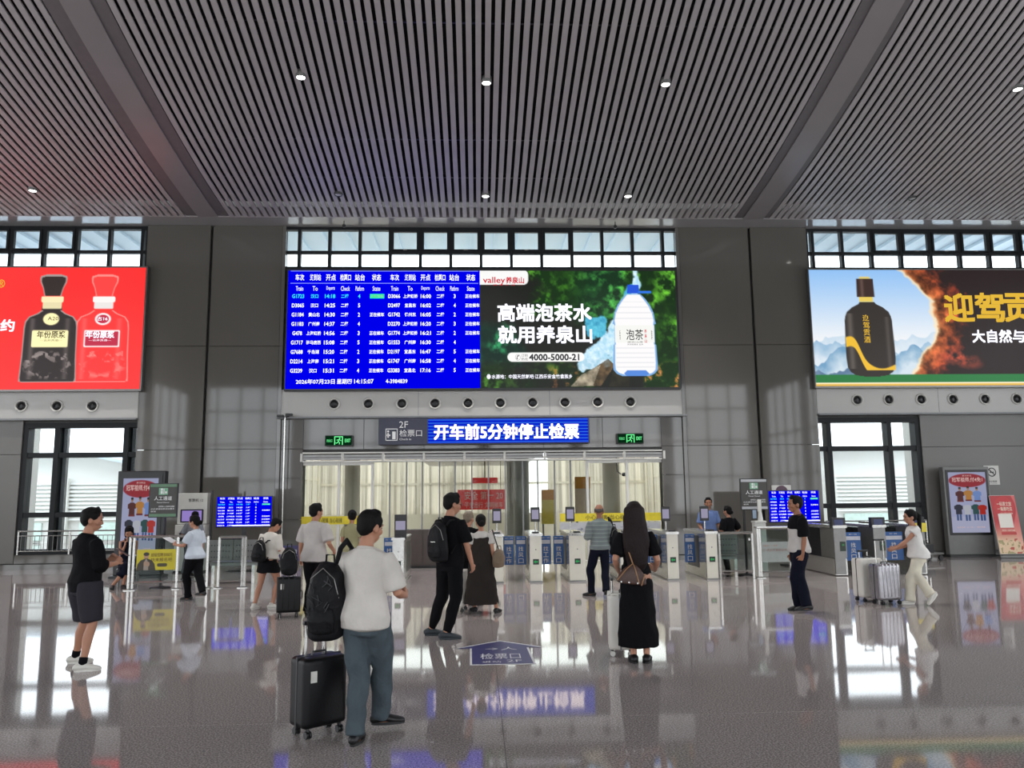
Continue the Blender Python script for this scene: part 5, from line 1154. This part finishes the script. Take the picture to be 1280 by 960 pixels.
    if top:
        m = top['m']; c = Soup(); off = top.get('off', .016); z1 = top.get('neck', 1.475)
        p_, r_ = tors(top.get('hem', .88), z1, off, top.get('loose', .02), top.get('flare', .01)); c.loft(p_, r_, n=22, round_=.12)
        if top.get('sleeve') and 'yoke' not in top: sleeves(c, *top['sleeve'])
        skin_mesh(top.get('name', 'shirt'), c, m, root, sc, .0115, 3, .4, fold=(top.get('fold', .004), 22, int(xy[0]*97+900)))
        if 'collar' in top:
            c = Soup(); n = 14
            ring = [up((.066*math.cos(a), -.012+.064*math.sin(a), 1.478+.012*math.sin(-a))) for a in np.linspace(0, 6.2832, n+1)]
            mb = MB(); mb.tube([v*sc for v in ring], .013*sc, 8); mb.build('collar', top['collar'], root, True)
        if 'yoke' in top:
            c = Soup(); p_, r_ = tors(top['yoke'][1], 1.479, off+.006, top.get('loose', .02), 0); c.loft(p_, r_, n=22, round_=.1); sleeves(c, top['sleeve'][0]*1.04, top['sleeve'][1]+.006, top['sleeve'][2]+.006)
            skin_mesh('yoke', c, top['yoke'][0], root, sc, .0115, 3, .4, fold=(.003, 22, 77))
        if 'strap' in top:
            for s in (-1, 1):
                mb = MB(); mb.tube([up((s*.075, .105, 1.30))*sc, up((s*.085, .06, 1.465))*sc, up((s*.08, -.06, 1.47))*sc, up((s*.07, -.118, 1.33))*sc], .011*sc, 6); mb.build('shoulder_strap', top['strap'], root, True)
    if bottom:
        kd = bottom['kind']; m = bottom['m']; c = Soup()
        if kd in ('trousers', 'shorts'):
            p_, r_ = tors(.81, bottom.get('waist', 1.04), bottom.get('off', .014), 0); c.loft(p_, r_, n=20, round_=.2)
            ra, rk, rb = bottom.get('r', (.105, .078, .075)); fr = bottom.get('to', 1.0)
            for hip, knee, ankle, fd, pit in legs:
                pts = [hip+Vector((0, 0, .04)), hip.lerp(knee, .25), hip.lerp(knee, .6), knee]; rr = [ra*body, ra*body, (ra+rk)/2*body, rk]
                if fr > .6:
                    e = ankle.lerp(knee, 1-fr)+Vector((0, 0, -.02)); pts += [knee.lerp(e, .35)-fd*.01, knee.lerp(e, .7), e]; rr += [(rk+rb)/2+.004, rb, rb*bottom.get('flare', 1.)]
                else: pts = pts[:3]+[hip.lerp(knee, fr*2)]; rr = rr[:3]+[rb]
                c.loft(pts, rr, n=16, round_=.1)
        elif kd == 'skirt':
            z0 = bottom['z0']; n = 9; w0, w1 = bottom['w0'], bottom['w1']; pts, rr = [], []
            for k in range(n):
                t = k/(n-1); z = bottom.get('waist', 1.06)*(1-t)+z0*t; cen = up((0, -.008, z)) if z > .9 else Vector((0, -.008, z+drop*max(0, z/.93)))
                pts.append(cen); f_ = w0+(w1-w0)*t**bottom.get('pw', .8)
                rr.append((f_, f_*bottom.get('asp', .72)))
            c.loft(pts, rr, n=26, round_=.06)
        elif kd == 'lap':       # seated skirt
            for hip, knee, ankle, fd, pit in legs: c.loft([hip+Vector((0, -.05, .02)), hip.lerp(knee, .5), knee, knee.lerp(ankle, bottom.get('to', .5))], [.12, .115, .10, .10], n=16, round_=.1)
            p_, r_ = tors(.84, 1.08, .02, 0); c.loft(p_, r_, n=18, round_=.2); k_, k2 = legs[0][1], legs[1][1]; c.loft([k_.lerp(k2, .5)+Vector((0, -.2, .0)), k_.lerp(k2, .5)], [(.16, .1), (.15, .085)])
        skin_mesh(bottom.get('name', kd if kd != 'lap' else 'skirt'), c, m, root, sc, .0115, 3, .4, fold=(bottom.get('fold', .005), bottom.get('ff', 20), int(xy[1]*61+500)))
    # shoes
    if shoes:
        for hip, knee, ankle, fd, pit in legs:
            s = Soup(); sd = fd.cross(Vector((0, 0, 1))); q = Matrix.Rotation(math.radians(-pit), 4, sd) if pit else Matrix.Identity(4)
            fr = lambda a, z: ankle+q @ (fd*a+Vector((0, 0, z))); bk = shoes.get('bulk', 1.0)
            s.loft([fr(-.075, -.042), fr(-.03, -.030), fr(.03, -.034), fr(.10, -.048), fr(.155, -.056), fr(.185, -.062)], [(.034*bk, .034), (.041*bk, .044), (.042*bk, .040), (.049*bk, .031), (.044*bk, .024), (.026*bk, .016)], side=sd, n=16)
            if shoes.get('high'): s.loft([fr(-.012, -.03), fr(-.012, .03)], [.046, .047], n=14, round_=.2)
            so = skin_mesh(shoes.get('name', 'shoe'), s, shoes['m'], root, sc, .008, 2, .5)
            e = MB(); n = 18; ol = []
            for k in range(n):
                a = 2*math.pi*k/n; x = .055+.137*math.cos(a); y = (.046+.006*math.cos(a-.0))*math.sin(a)*bk; ol.append((x, y))
            top_ = [fr(x, -.061)+q @ (sd*y) for x, y in ol]; bot = [fr(x, -.084)+q @ (sd*y) for x, y in ol]
            e.add([v*sc for v in top_+bot], [tuple(range(n)), tuple(reversed(range(n, 2*n)))]+[(k+n, (k+1) % n+n, (k+1) % n, k) for k in range(n)])
            e.build('sole', shoes.get('sole', shoes['m']), so)
            if 'sock' in shoes:
                c = Soup(); c.loft([ankle+Vector((0, 0, -.02)), ankle.lerp(knee, .16)], [.045, .047], n=14, round_=.1); skin_mesh('sock', c, shoes['sock'], root, sc, .009, 2, .5)
    root['_up'] = 1; del root['_up']
    return root, sc, up, hv, arms, legs
def ft(px, py, yaw, dz=0., pitch=0.):
    g = G(px, py); return (g.x, g.y, dz, yaw, pitch)
def world_pt(root, v): return root.matrix_basis @ Vector(v)
BLACK = cloth('black', (13, 13, 16)); BLACK2 = cloth('black_trousers', (12, 12, 15)); NAVY = cloth('navy', (15, 18, 32)); DGREYC = cloth('charcoal_shorts', (47, 46, 52)); WHITEC = cloth('white_cotton', (196, 191, 185)); GREYW = cloth('pale_grey_tee', (182, 176, 172))
DENIM = cloth('slate_denim', (72, 82, 88), vary=.14, bump=.3, bscale=45); WSHOE = mat('white_shoe', (206, 204, 196), .5, vary=.06); BSHOE = mat('black_shoe', (15, 15, 17), .5, vary=.06); GSHOE = mat('grey_clog', (46, 53, 58), .6, vary=.05); CREAM = cloth('cream_cotton', (214, 208, 190))
# black long-sleeved man at the left
person('man in black top and grey shorts with white sneakers standing at the far left', (-4.19, 8.98), 1.665, 42, [ft(99, 829, 75), ft(108, 839, 70)], [((-.10, .29, 1.16), (.3, .5, .6)), ((.12, .28, 1.14), (-.3, .6, .5))], head=(26, 6), top=dict(m=BLACK, sleeve=(.66, .088, .084), hem=.84, loose=.012, off=.02, flare=0., collar=BLACK), bottom=dict(kind='shorts', m=DGREYC, to=.46, r=(.12, .1, .115)), shoes=dict(m=WSHOE, bulk=1.15, sock=BLACK2, sole=WHITE_SOLE), body=1.18, grip=(70, 70), vox=.0075)
# man with the black suitcase in front
person('man in white shirt and slate jeans in the foreground with a black suitcase', (-.83, 6.15), 1.645, 22, [ft(446, 928, 8), ft(484, 910, 78)], [((-.335, .10, .80), (0, .05, -1)), ((.21, .27, 1.08), (-.3, .9, .1), (.45, -1, -.5))], head=(14, 10), hair='crop', top=dict(m=WHITEC, sleeve=(.47, .078, .09), hem=.86, loose=.03, off=.022, collar=WHITEC, fold=.005), bottom=dict(kind='trousers', m=DENIM, r=(.108, .082, .078), fold=.006, ff=26), shoes=dict(m=BSHOE, sock=cloth('grey_sock', (130, 134, 138)), bulk=1.05), body=1.06, grip=(80, 45), vox=.007)
# man in pale tee behind him
person('man in pale grey t-shirt and black trousers beside a suitcase, seen from behind', (-2.52, 12.75), 1.665, 18, [ft(386, 768, 10), ft(404, 768, 25)], [((-.30, .06, .86), (0, .3, -1)), ((.27, .16, 1.0), (-.2, .8, -.4))], head=(22, 2), top=dict(m=GREYW, sleeve=(.45, .088, .095), hem=.85, loose=.045, off=.024, collar=GREYW), bottom=dict(kind='trousers', m=BLACK2, r=(.105, .08, .078)), shoes=dict(m=BSHOE), body=1.04)
person('woman with a black hair bun and olive top between two men near the left doors', (-2.36, 15.4), 1.52, 10, [ft(431, 740, 5), ft(441, 740, 15)], [((-.16, .22, 1.05), None), ((.17, .24, 1.05), None)], head=(-20, 10), female=True, hair='bun', top=dict(m=cloth('olive', (150, 146, 112)), sleeve=(.35, .075, .08), hem=.88, collar=cloth('olive', (150, 146, 112))), bottom=dict(kind='trousers', m=BLACK2), shoes=dict(m=BSHOE))
person('tall man in black t-shirt and joggers with a black backpack and glasses', (-.35, 10.45), 1.79, 40, [ft(543, 794, 75), ft(562, 799, 85)], [((-.23, .14, .92), None), ((.27, .12, .86), (-.2, .5, -.8), (.9, -1, 0))], head=(24, 8), glasses=True, top=dict(m=BLACK, sleeve=(.45, .08, .086), hem=.88, off=.02, loose=.02, collar=BLACK), bottom=dict(kind='trousers', m=BLACK2, to=.93, r=(.105, .078, .062), flare=.75), shoes=dict(m=GSHOE, bulk=1.12), vox=.0075)
DRESS = cloth('dark_taupe', (44, 40, 37))
person('woman in a long dark taupe pinafore over a white tee with black platform sandals', (.05, 12.55), 1.47, 4, [ft(592, 764, -25), ft(622, 766, 25)], [((-.17, .20, 1.08), None), ((.20, .05, .90), None)], head=(-14, 14), female=True, hair='low', top=dict(m=WHITEC, sleeve=(.30, .07, .078), hem=1.0, neck=1.47), bottom=dict(kind='skirt', name='pinafore', m=DRESS, waist=1.36, z0=.16, w0=.168, w1=.33, asp=.72, pw=1.0, fold=.006, ff=24), shoes=dict(m=BSHOE, bulk=1.1, name='sandal'))
person('older person with grey-brown hair in black top with a white shoulder strap', (-.16, 13.5), 1.50, 15, [ft(588, 756, 0), ft(600, 756, 15)], [((-.2, .2, 1.0), None), ((.18, .22, 1.05), None)], head=(20, 4), hair='short', hairm=HAIRG, top=dict(m=BLACK, sleeve=(.45, .085, .09), hem=.86, loose=.02), bottom=dict(kind='trousers', m=BLACK2), shoes=dict(m=BSHOE))
person('old man in a grey striped shirt and dark blue trousers at the middle gate', (2.16, 14.4), 1.60, -8, [ft(737, 745, -62), ft(758, 747, 10)], [((-.18, .24, 1.10), (.3, .8, .3)), ((.18, .24, 1.06), None)], head=(22, 12), hair='bald', hairm=mat('hair_grizzled', (70, 62, 58), .6, vary=.2, scale=40), skin=SKIND, top=dict(m=striped('striped_shirt', (116, 124, 124), (138, 147, 143), 4.5), sleeve=(.62, .08, .082), hem=.90, loose=.03, off=.022, collar=cloth('grey_collar', (116, 124, 124))), bottom=dict(kind='trousers', m=NAVY, r=(.1, .078, .072)), shoes=dict(m=BSHOE))
person('woman with very long dark brown hair in a long black dress and black clogs', (1.69, 8.72), 1.66, 6, [ft(792, 827, 4), ft(809, 827, 14)], [((-.20, .10, 1.00), (.3, .6, -.5)), ((.235, .17, 1.00), (-.3, .8, .2), (.3, -1, -.4))], head=(4, 2), female=True, hair='long', hairm=HAIRB, top=dict(m=BLACK, sleeve=(.42, .076, .084), hem=.98, loose=.0, off=.014, name='dress_top'), bottom=dict(kind='skirt', name='dress_skirt', m=BLACK2, waist=1.06, z0=.17, w0=.16, w1=.235, asp=.75, fold=.006, ff=26), shoes=dict(m=BSHOE, bulk=1.2, name='clog'), vox=.0075)
OFF = cloth('officer_blue', (104, 124, 170))
person('officer in light blue shirt facing the hall behind the last white gate', (5.38, 18.75), 1.67, 176, [(5.28, 18.75, 0, 180, 0), (5.48, 18.75, 0, 175, 0)], [((-.22, .18, .96), None), ((.22, .18, .96), None)], head=(12, 0), skin=SKIND, hair='crop', top=dict(m=OFF, sleeve=(.45, .08, .085), hem=.93, collar=OFF), bottom=dict(kind='trousers', m=NAVY), shoes=dict(m=BSHOE))
person('person in black with tied black hair beside the officer, seen from behind', (5.64, 18.1), 1.48, -22, [(5.56, 18.1, 0, -20, 0), (5.74, 18.12, 0, -10, 0)], [((-.24, .12, .9), None), ((.26, .1, .95), None, (1, -.4, 0))], head=(-10, 5), hair='low', female=True, top=dict(m=BLACK, sleeve=(.48, .088, .095), hem=.84, loose=.03, off=.022), bottom=dict(kind='trousers', m=BLACK2), shoes=dict(m=BSHOE), body=1.08)
person('man in two-tone black and pale grey polo standing sideways with hand in pocket', (4.84, 12.15), 1.71, -88, [ft(996, 763, -95), ft(1006, 766, -85)], [((-.20, .02, .84), (.2, .35, -.9), (-.3, -1, 0)), ((.20, .05, .84), None)], head=(4, 2), skin=SKIND, hair='crop', top=dict(m=cloth('pale_grey_polo', (186, 182, 178)), sleeve=(.44, .08, .086), hem=.90, loose=.02, off=.02, yoke=(BLACK, 1.26), collar=BLACK, neck=1.32), bottom=dict(kind='trousers', m=NAVY, r=(.108, .085, .08)), shoes=dict(m=BSHOE), body=1.05)
person('woman in white walking left pushing a silver suitcase, black ponytail', (7.0, 12.75), 1.49, -82, [ft(1135, 755, -85), ft(1165, 757, -85, 0, 48)], [((-.13, .50, 1.02), (0, .9, -.2)), ((.14, .30, 1.04), (0, .9, .1))], lean=7, head=(0, 2), female=True, hair='pony', top=dict(m=cloth('white_blouse', (222, 220, 216)), sleeve=(.18, .082, .09), hem=.88, loose=.06, off=.03, flare=.0), bottom=dict(kind='trousers', m=CREAM, r=(.105, .088, .09), flare=1.1), shoes=dict(m=WSHOE, bulk=1.1, sole=WHITE_SOLE), ph=.90)
person('staff woman in pale blue-white polo and black trousers reading a paper by the fence', (-5.02, 14.75), 1.47, -72, [ft(233, 750, -80), ft(252, 752, -70)], [((-.14, .36, 1.16), (0, .9, .3)), ((.2, .0, .86), None)], head=(-2, 14), female=True, hair='low', top=dict(m=cloth('staff_polo', (196, 204, 214)), sleeve=(.40, .08, .088), hem=.88, loose=.04, off=.022, collar=cloth('staff_polo', (196, 204, 214))), bottom=dict(kind='trousers', m=BLACK2, r=(.108, .085, .075)), shoes=dict(m=BSHOE), body=1.1)
person('girl in white top and black skirt with white sneakers and a small black backpack', (-3.38, 13.4), 1.46, 22, [ft(319, 762, 15), ft(343, 761, 72)], [((-.15, .24, 1.12), None), ((.16, .25, 1.10), None)], head=(20, 34), lean=6, female=True, hair='crop', top=dict(m=cloth('white_blouse_soft', (214, 208, 198)), sleeve=(.85, .085, .07), hem=.96, loose=.04, off=.026), bottom=dict(kind='skirt', m=BLACK2, waist=1.04, z0=.70, w0=.165, w1=.255, asp=.74, fold=.006), shoes=dict(m=WSHOE, bulk=1.2, high=True, sole=WHITE_SOLE), body=1.08)
person('seated woman in dark navy dress looking at her phone at the left fence', (-7.2, 17.15), 1.60, 152, [(-7.28, 16.72, 0, 165, 0), (-7.08, 16.78, 0, 140, 0)], [((-.09, .27, 1.30), (0, .3, .9)), ((.09, .27, 1.30), (0, .3, .9))], lean=14, head=(8, 26), ph=.56, female=True, hair='bob', top=dict(m=NAVY, hem=.90, neck=1.40, off=.014, strap=NAVY, name='dress_top'), bottom=dict(kind='lap', m=NAVY, to=.45, name='dress_skirt'), shoes=dict(m=BSHOE))
person('person in grey shirt bending at the ticket machine behind the fence', (-6.75, 19.55), 1.5, 4, [(-6.84, 19.45, 0, 0, 0), (-6.66, 19.45, 0, 10, 0)], [((-.2, .28, 1.15), None), ((.2, .28, 1.15), None)], lean=14, head=(0, 10), top=dict(m=cloth('grey_shirt', (120, 124, 130)), sleeve=(.5, .08, .085), hem=.88, loose=.03), bottom=dict(kind='trousers', m=cloth('grey_trousers', (84, 88, 94))), shoes=dict(m=BSHOE))

# ================================================================== BAGS AND LUGGAGE
def suitcase(label, x, y, rz, w_, d, h, m, ribs=0, handle=0., m2=None, wheelm=None, tagm=None):
    o = thing('suitcase', label, 'suitcase', (x, y, 0), math.radians(rz)); z0 = .07
    sh = MB().rbox(-w_/2, w_/2, -d/2, d/2, z0, h, min(.045, d*.22), 4).build('shell', m, o, True)
    for k in range(ribs):
        xx = -w_/2+w_*(k+1)/(ribs+1); MB().rbox(xx-.011, xx+.011, -d/2-.007, d/2+.007, z0+.05, h+.006, .006, 2).build('rib', m, o, True)
    MB().rbox(-w_/2-.004, w_/2+.004, -.008, .008, z0-.004, h+.004, .004, 2).build('zip_band', m2 or M['dark'], o)
    MB().tube([(-.06, -.0, h), (-.055, 0, h+.028), (.055, 0, h+.028), (.06, 0, h)], .009).build('carry_handle', M['plastic'], o, True)
    MB().tube([(w_/2, 0, h*.45), (w_/2+.028, 0, h*.47), (w_/2+.028, 0, h*.63), (w_/2, 0, h*.65)], .009).build('side_handle', M['plastic'], o, True)
    if handle:
        for s in (-1, 1): MB().tube([(s*.075, d/2-.05, h-.01), (s*.075, d/2-.05, h+handle)], .0105).build('telescopic_tube', M['steel'], o, True)
        MB().rbox(-.10, .10, d/2-.068, d/2-.032, h+handle-.005, h+handle+.025, .01, 2).build('grip', M['plastic'], o, True)
    for sx_ in (-1, 1):
        for sy in (-1, 1):
            cx_, cy_ = sx_*(w_/2-.05), sy*(d/2-.035); q = MB().tube([(cx_, cy_, z0+.01), (cx_, cy_-.006, .045)], [.016, .012]).build('caster', M['plastic'], o, True)
            for e in (-.013, .013): MB().lathe([(.006, -.008), (.027, -.008), (.029, 0), (.027, .008), (.006, .008)], (cx_+e, cy_-.006, .0295), 'x', 14).build('wheel', wheelm or M['plastic'], q, True)
    if tagm: MB().box(-w_/2+.05, -w_/2+.1, -d/2-.004, -d/2+.0, h-.17, h-.09).build('sticker', tagm, o)
    return o
CASEB = mat('suitcase_black', (12, 12, 14), .42, spec=.25, vary=.1, bump=.1, bscale=120); SILV = mat('suitcase_silver', (158, 156, 160), .22, .75, vary=.08); CWHT = mat('suitcase_white', (214, 210, 202), .3, vary=.03)
suitcase('black suitcase with a white sticker standing beside the foreground man', -1.20, 6.33, 40, .36, .24, .565, CASEB, 0, .22, tagm=M['white'])
suitcase('black suitcase in the middle distance with a black bag on top', -2.83, 12.45, 12, .34, .23, .58, CASEB, 3, .0, tagm=M['white'])
suitcase('white suitcase with pale wheels half hidden behind the long black dress', 1.575, 9.13, 80, .40, .26, .66, CWHT, 4, .14, m2=M['frame2'], wheelm=M['white'])
suitcase('silver ribbed suitcase with raised handle pushed by the woman in white', 6.42, 12.72, 14, .41, .26, .62, SILV, 5, .36)
suitcase('white suitcase just behind the silver ribbed one', 6.34, 13.12, 12, .42, .26, .68, CWHT, 0, .10)
suitcase('slim white suitcase standing to the left of the long taupe dress', -.31, 12.75, 80, .38, .24, .62, CWHT, 4, .0)
BAGB = mat('bag_black', (12, 12, 15), .6, spec=.2, vary=.15, scale=12, bump=.5, bscale=22)
def backpack(label, loc, rz, w_, d, h, m=BAGB, tilt=0., patch=False, pocket=True, taper=.7, straps=True, strap_x=.1, strap_w=.2):
    o = thing('backpack', label, 'backpack', loc, 0); o.rotation_euler = (math.radians(tilt), 0, math.radians(rz))
    s = Soup(); s.loft([(0, 0, .03), (0, -.01, h*.25), (0, -.012, h*.6), (0, 0, h*.86), (0, .01, h*.97)], [(w_*.46, d*.46), (w_*.5, d*.5), (w_*.48, d*.47), (w_*.5*taper, d*.38), (w_*.3*taper, d*.22)], n=22, round_=.35)
    skin_mesh('pack', s, m, o, 1, .012, 2, .5, fold=(.004, 30, int(h*1000)))
    if pocket: s = Soup(); s.loft([(0, -d*.42, .07), (0, -d*.46, h*.26), (0, -d*.42, h*.42)], [(w_*.34, d*.16), (w_*.37, d*.2), (w_*.3, d*.12)], n=16); skin_mesh('front_pocket', s, m, o, 1, .011, 2, .5, fold=(.003, 40, 3))
    MB().tube([(-.035, d*.2, h*.96), (-.03, d*.2, h+.05), (.03, d*.2, h+.05), (.035, d*.2, h*.96)], .008).build('loop', m, o, True)
    MB().tube([(-w_*.4, -d*.3, h*.55), (-w_*.3, -d*.40, h*.8), (0, -d*.36, h*.93), (w_*.3, -d*.40, h*.8), (w_*.4, -d*.3, h*.55)], .004, 6).build('zip', M['dsteel'], o)
    if patch: MB().box(-.04, .04, -d*.52-.012, -d*.5-.008, h*.5, h*.515).build('reflective_mark', M['steel'], o)
    if straps:
        for q in (-1, 1):
            x = q*strap_x; D = strap_w
            MB().tube([(x*.7, d*.38, h*.9), (x, d*.55, h*1.02), (x*1.1, d*.5+D*.5, h*1.04), (x*1.2, d*.5+D*.95, h*.82), (x*1.25, d*.5+D*.8, h*.5), (x*1.35, d*.42, h*.2)], .012).build('strap', m, o, True)
    return o
def local(xy, hd, v):
    h = math.radians(hd); return (xy[0]+v[0]*math.cos(h)+v[1]*math.sin(h), xy[1]-v[0]*math.sin(h)+v[1]*math.cos(h), v[2])
# foreground man's shoulder backpack hangs at his left side
o = backpack('large black backpack hanging from the left shoulder of the foreground man', local((-.83, 6.15), 22, (-.27, -.10, .70)), -14, .30, .22, .56, taper=.8, straps=False)
MB().tube([(.03, .05, .48), (.10, .0, .66), (.135, .03, .715), (.14, .12, .65), (.10, .12, .38)], [.016, .02, .022, .02, .012]).build('strap', BAGB, o, True)
cr = MB(); rr = random.Random(4)
for k in range(16):
    a = rr.uniform(.1, .42); x = rr.uniform(-.1, .1); cr.tube([(x, -.116, a), (x+rr.uniform(-.05, .05), -.122, a+.03), (x+rr.uniform(-.06, .06), -.116, a+.07)], .0035, 5)
tag(cr.build('crinkle', mat('bag_sheen', (26, 26, 31), .35), o), kind='stuff')
backpack('black backpack with a small pale mark on the tall man in black', local((-.35, 10.45), 40, (0, -.225, .93)), -40, .32, .17, .50, patch=True, strap_x=.105, strap_w=.17)
backpack('small black backpack worn by the girl in the white top', local((-3.38, 13.4), 22, (-.03, -.225, .74)), -22, .26, .15, .34, strap_x=.085, strap_w=.16, tilt=-5)
o = backpack('black shoulder bag on the right side of the old man in stripes', local((2.16, 14.4), -8, (.25, -.06, .82)), 8, .16, .16, .36, straps=False, pocket=False)
MB().tube([(0, .04, .33), (-.05, .02, .48), (-.08, .06, .53), (-.04, .14, .42)], .02).build('strap', BAGB, o, True)
o = backpack('black soft bag resting on the suitcase in the middle distance', (-2.83, 12.42, .612), 12, .26, .2, .40, straps=False, pocket=False)
o = backpack('tan shoulder bag at the right hip of the woman in the taupe dress', local((.05, 12.55), 4, (.27, -.05, .66)), -8, .2, .12, .28, m=mat('bag_tan', (122, 104, 84), .7, vary=.1, bump=.3), straps=False)
MB().tube([(0, .02, .26), (-.05, .02, .42), (-.1, .02, .58)], .01).build('strap', M['plastic'], o, True)
# brown handbag
BROWN = mat('bag_brown', (66, 42, 34), .5, vary=.35, scale=70, bump=.15); TAN = mat('bag_trim', (150, 110, 74), .5)
o = thing('handbag', 'brown patterned handbag with tan straps on the back of the long-haired woman', 'handbag', local((1.69, 8.72), 6, (-.07, -.185, .80)), math.radians(-6)); o.rotation_euler = (0, math.radians(6), math.radians(-6))
s = Soup(); s.loft([(0, 0, .02), (0, 0, .08), (0, 0, .15), (0, 0, .205)], [(.155, .045), (.15, .045), (.105, .032), (.045, .014)], n=20, round_=.3); skin_mesh('bag', s, BROWN, o, 1, .009, 2, .5)
MB().tube([(-.15, -.02, .04), (-.06, -.036, .17), (0, -.02, .225), (.03, -.03, .16), (.075, -.05, .03)], .006).build('strap', TAN, o, True); MB().tube([(.10, -.05, .01), (.12, -.045, .09), (.135, -.04, .13)], .006).build('strap', TAN, o, True); MB().tube([(0, 0, .22), (-.06, .06, .36), (-.11, .10, .52), (-.10, .14, .60)], .007).build('shoulder_strap', TAN, o, True)
for x in (-.11, -.03, .06): MB().lathe([(.009, -.004), (.009, .004)], (x, -.048, .03), 'y', 10).build('rivet', M['steel'], o)
# things held in hands
def phone(label, loc, rz, tilt=55):
    o = thing('phone', label, 'phone', loc, 0); o.rotation_euler = (math.radians(tilt), 0, math.radians(rz)); MB().rbox(-.037, .037, -.004, .004, -.078, .078, .004, 2).build('case', M['plastic'], o); MB().box(-.033, .033, -.0052, -.0042, -.073, .073).build('display', DISP, o)
phone('phone held by the man in black top and grey shorts', local((-4.19, 8.98), 42, (0.01, .37, 1.17)), -42); phone('phone held up by the seated woman in the navy dress', local((-7.2, 17.15), 152, (0, .29, .97)), -152, 30)
o = thing('paper_sheet', 'white paper held by the staff woman beside the fence', 'paper', local((-5.02, 14.75), -72, (-.10, .40, 1.02)), math.radians(72)); MB().box(-.10, .10, -.06, .15, -.001, .001).build('sheet', M['wtext'], o); o.rotation_euler = (math.radians(25), 0, math.radians(72))
# seat under the seated woman
o = thing('stool', 'low dark stool under the seated woman at the left', 'stool', (-7.22, 17.28, 0), math.radians(20)); MB().rbox(-.22, .22, -.16, .2, .31, .36, .015, 2).build('seat', M['dark'], o, True)
for x in (-.18, .18):
    for y in (-.12, .16): MB().tube([(x, y, 0), (x*.95, y*.95, .31)], .018).build('leg', M['dsteel'], o, True)
bpy.data.objects.remove(_to)
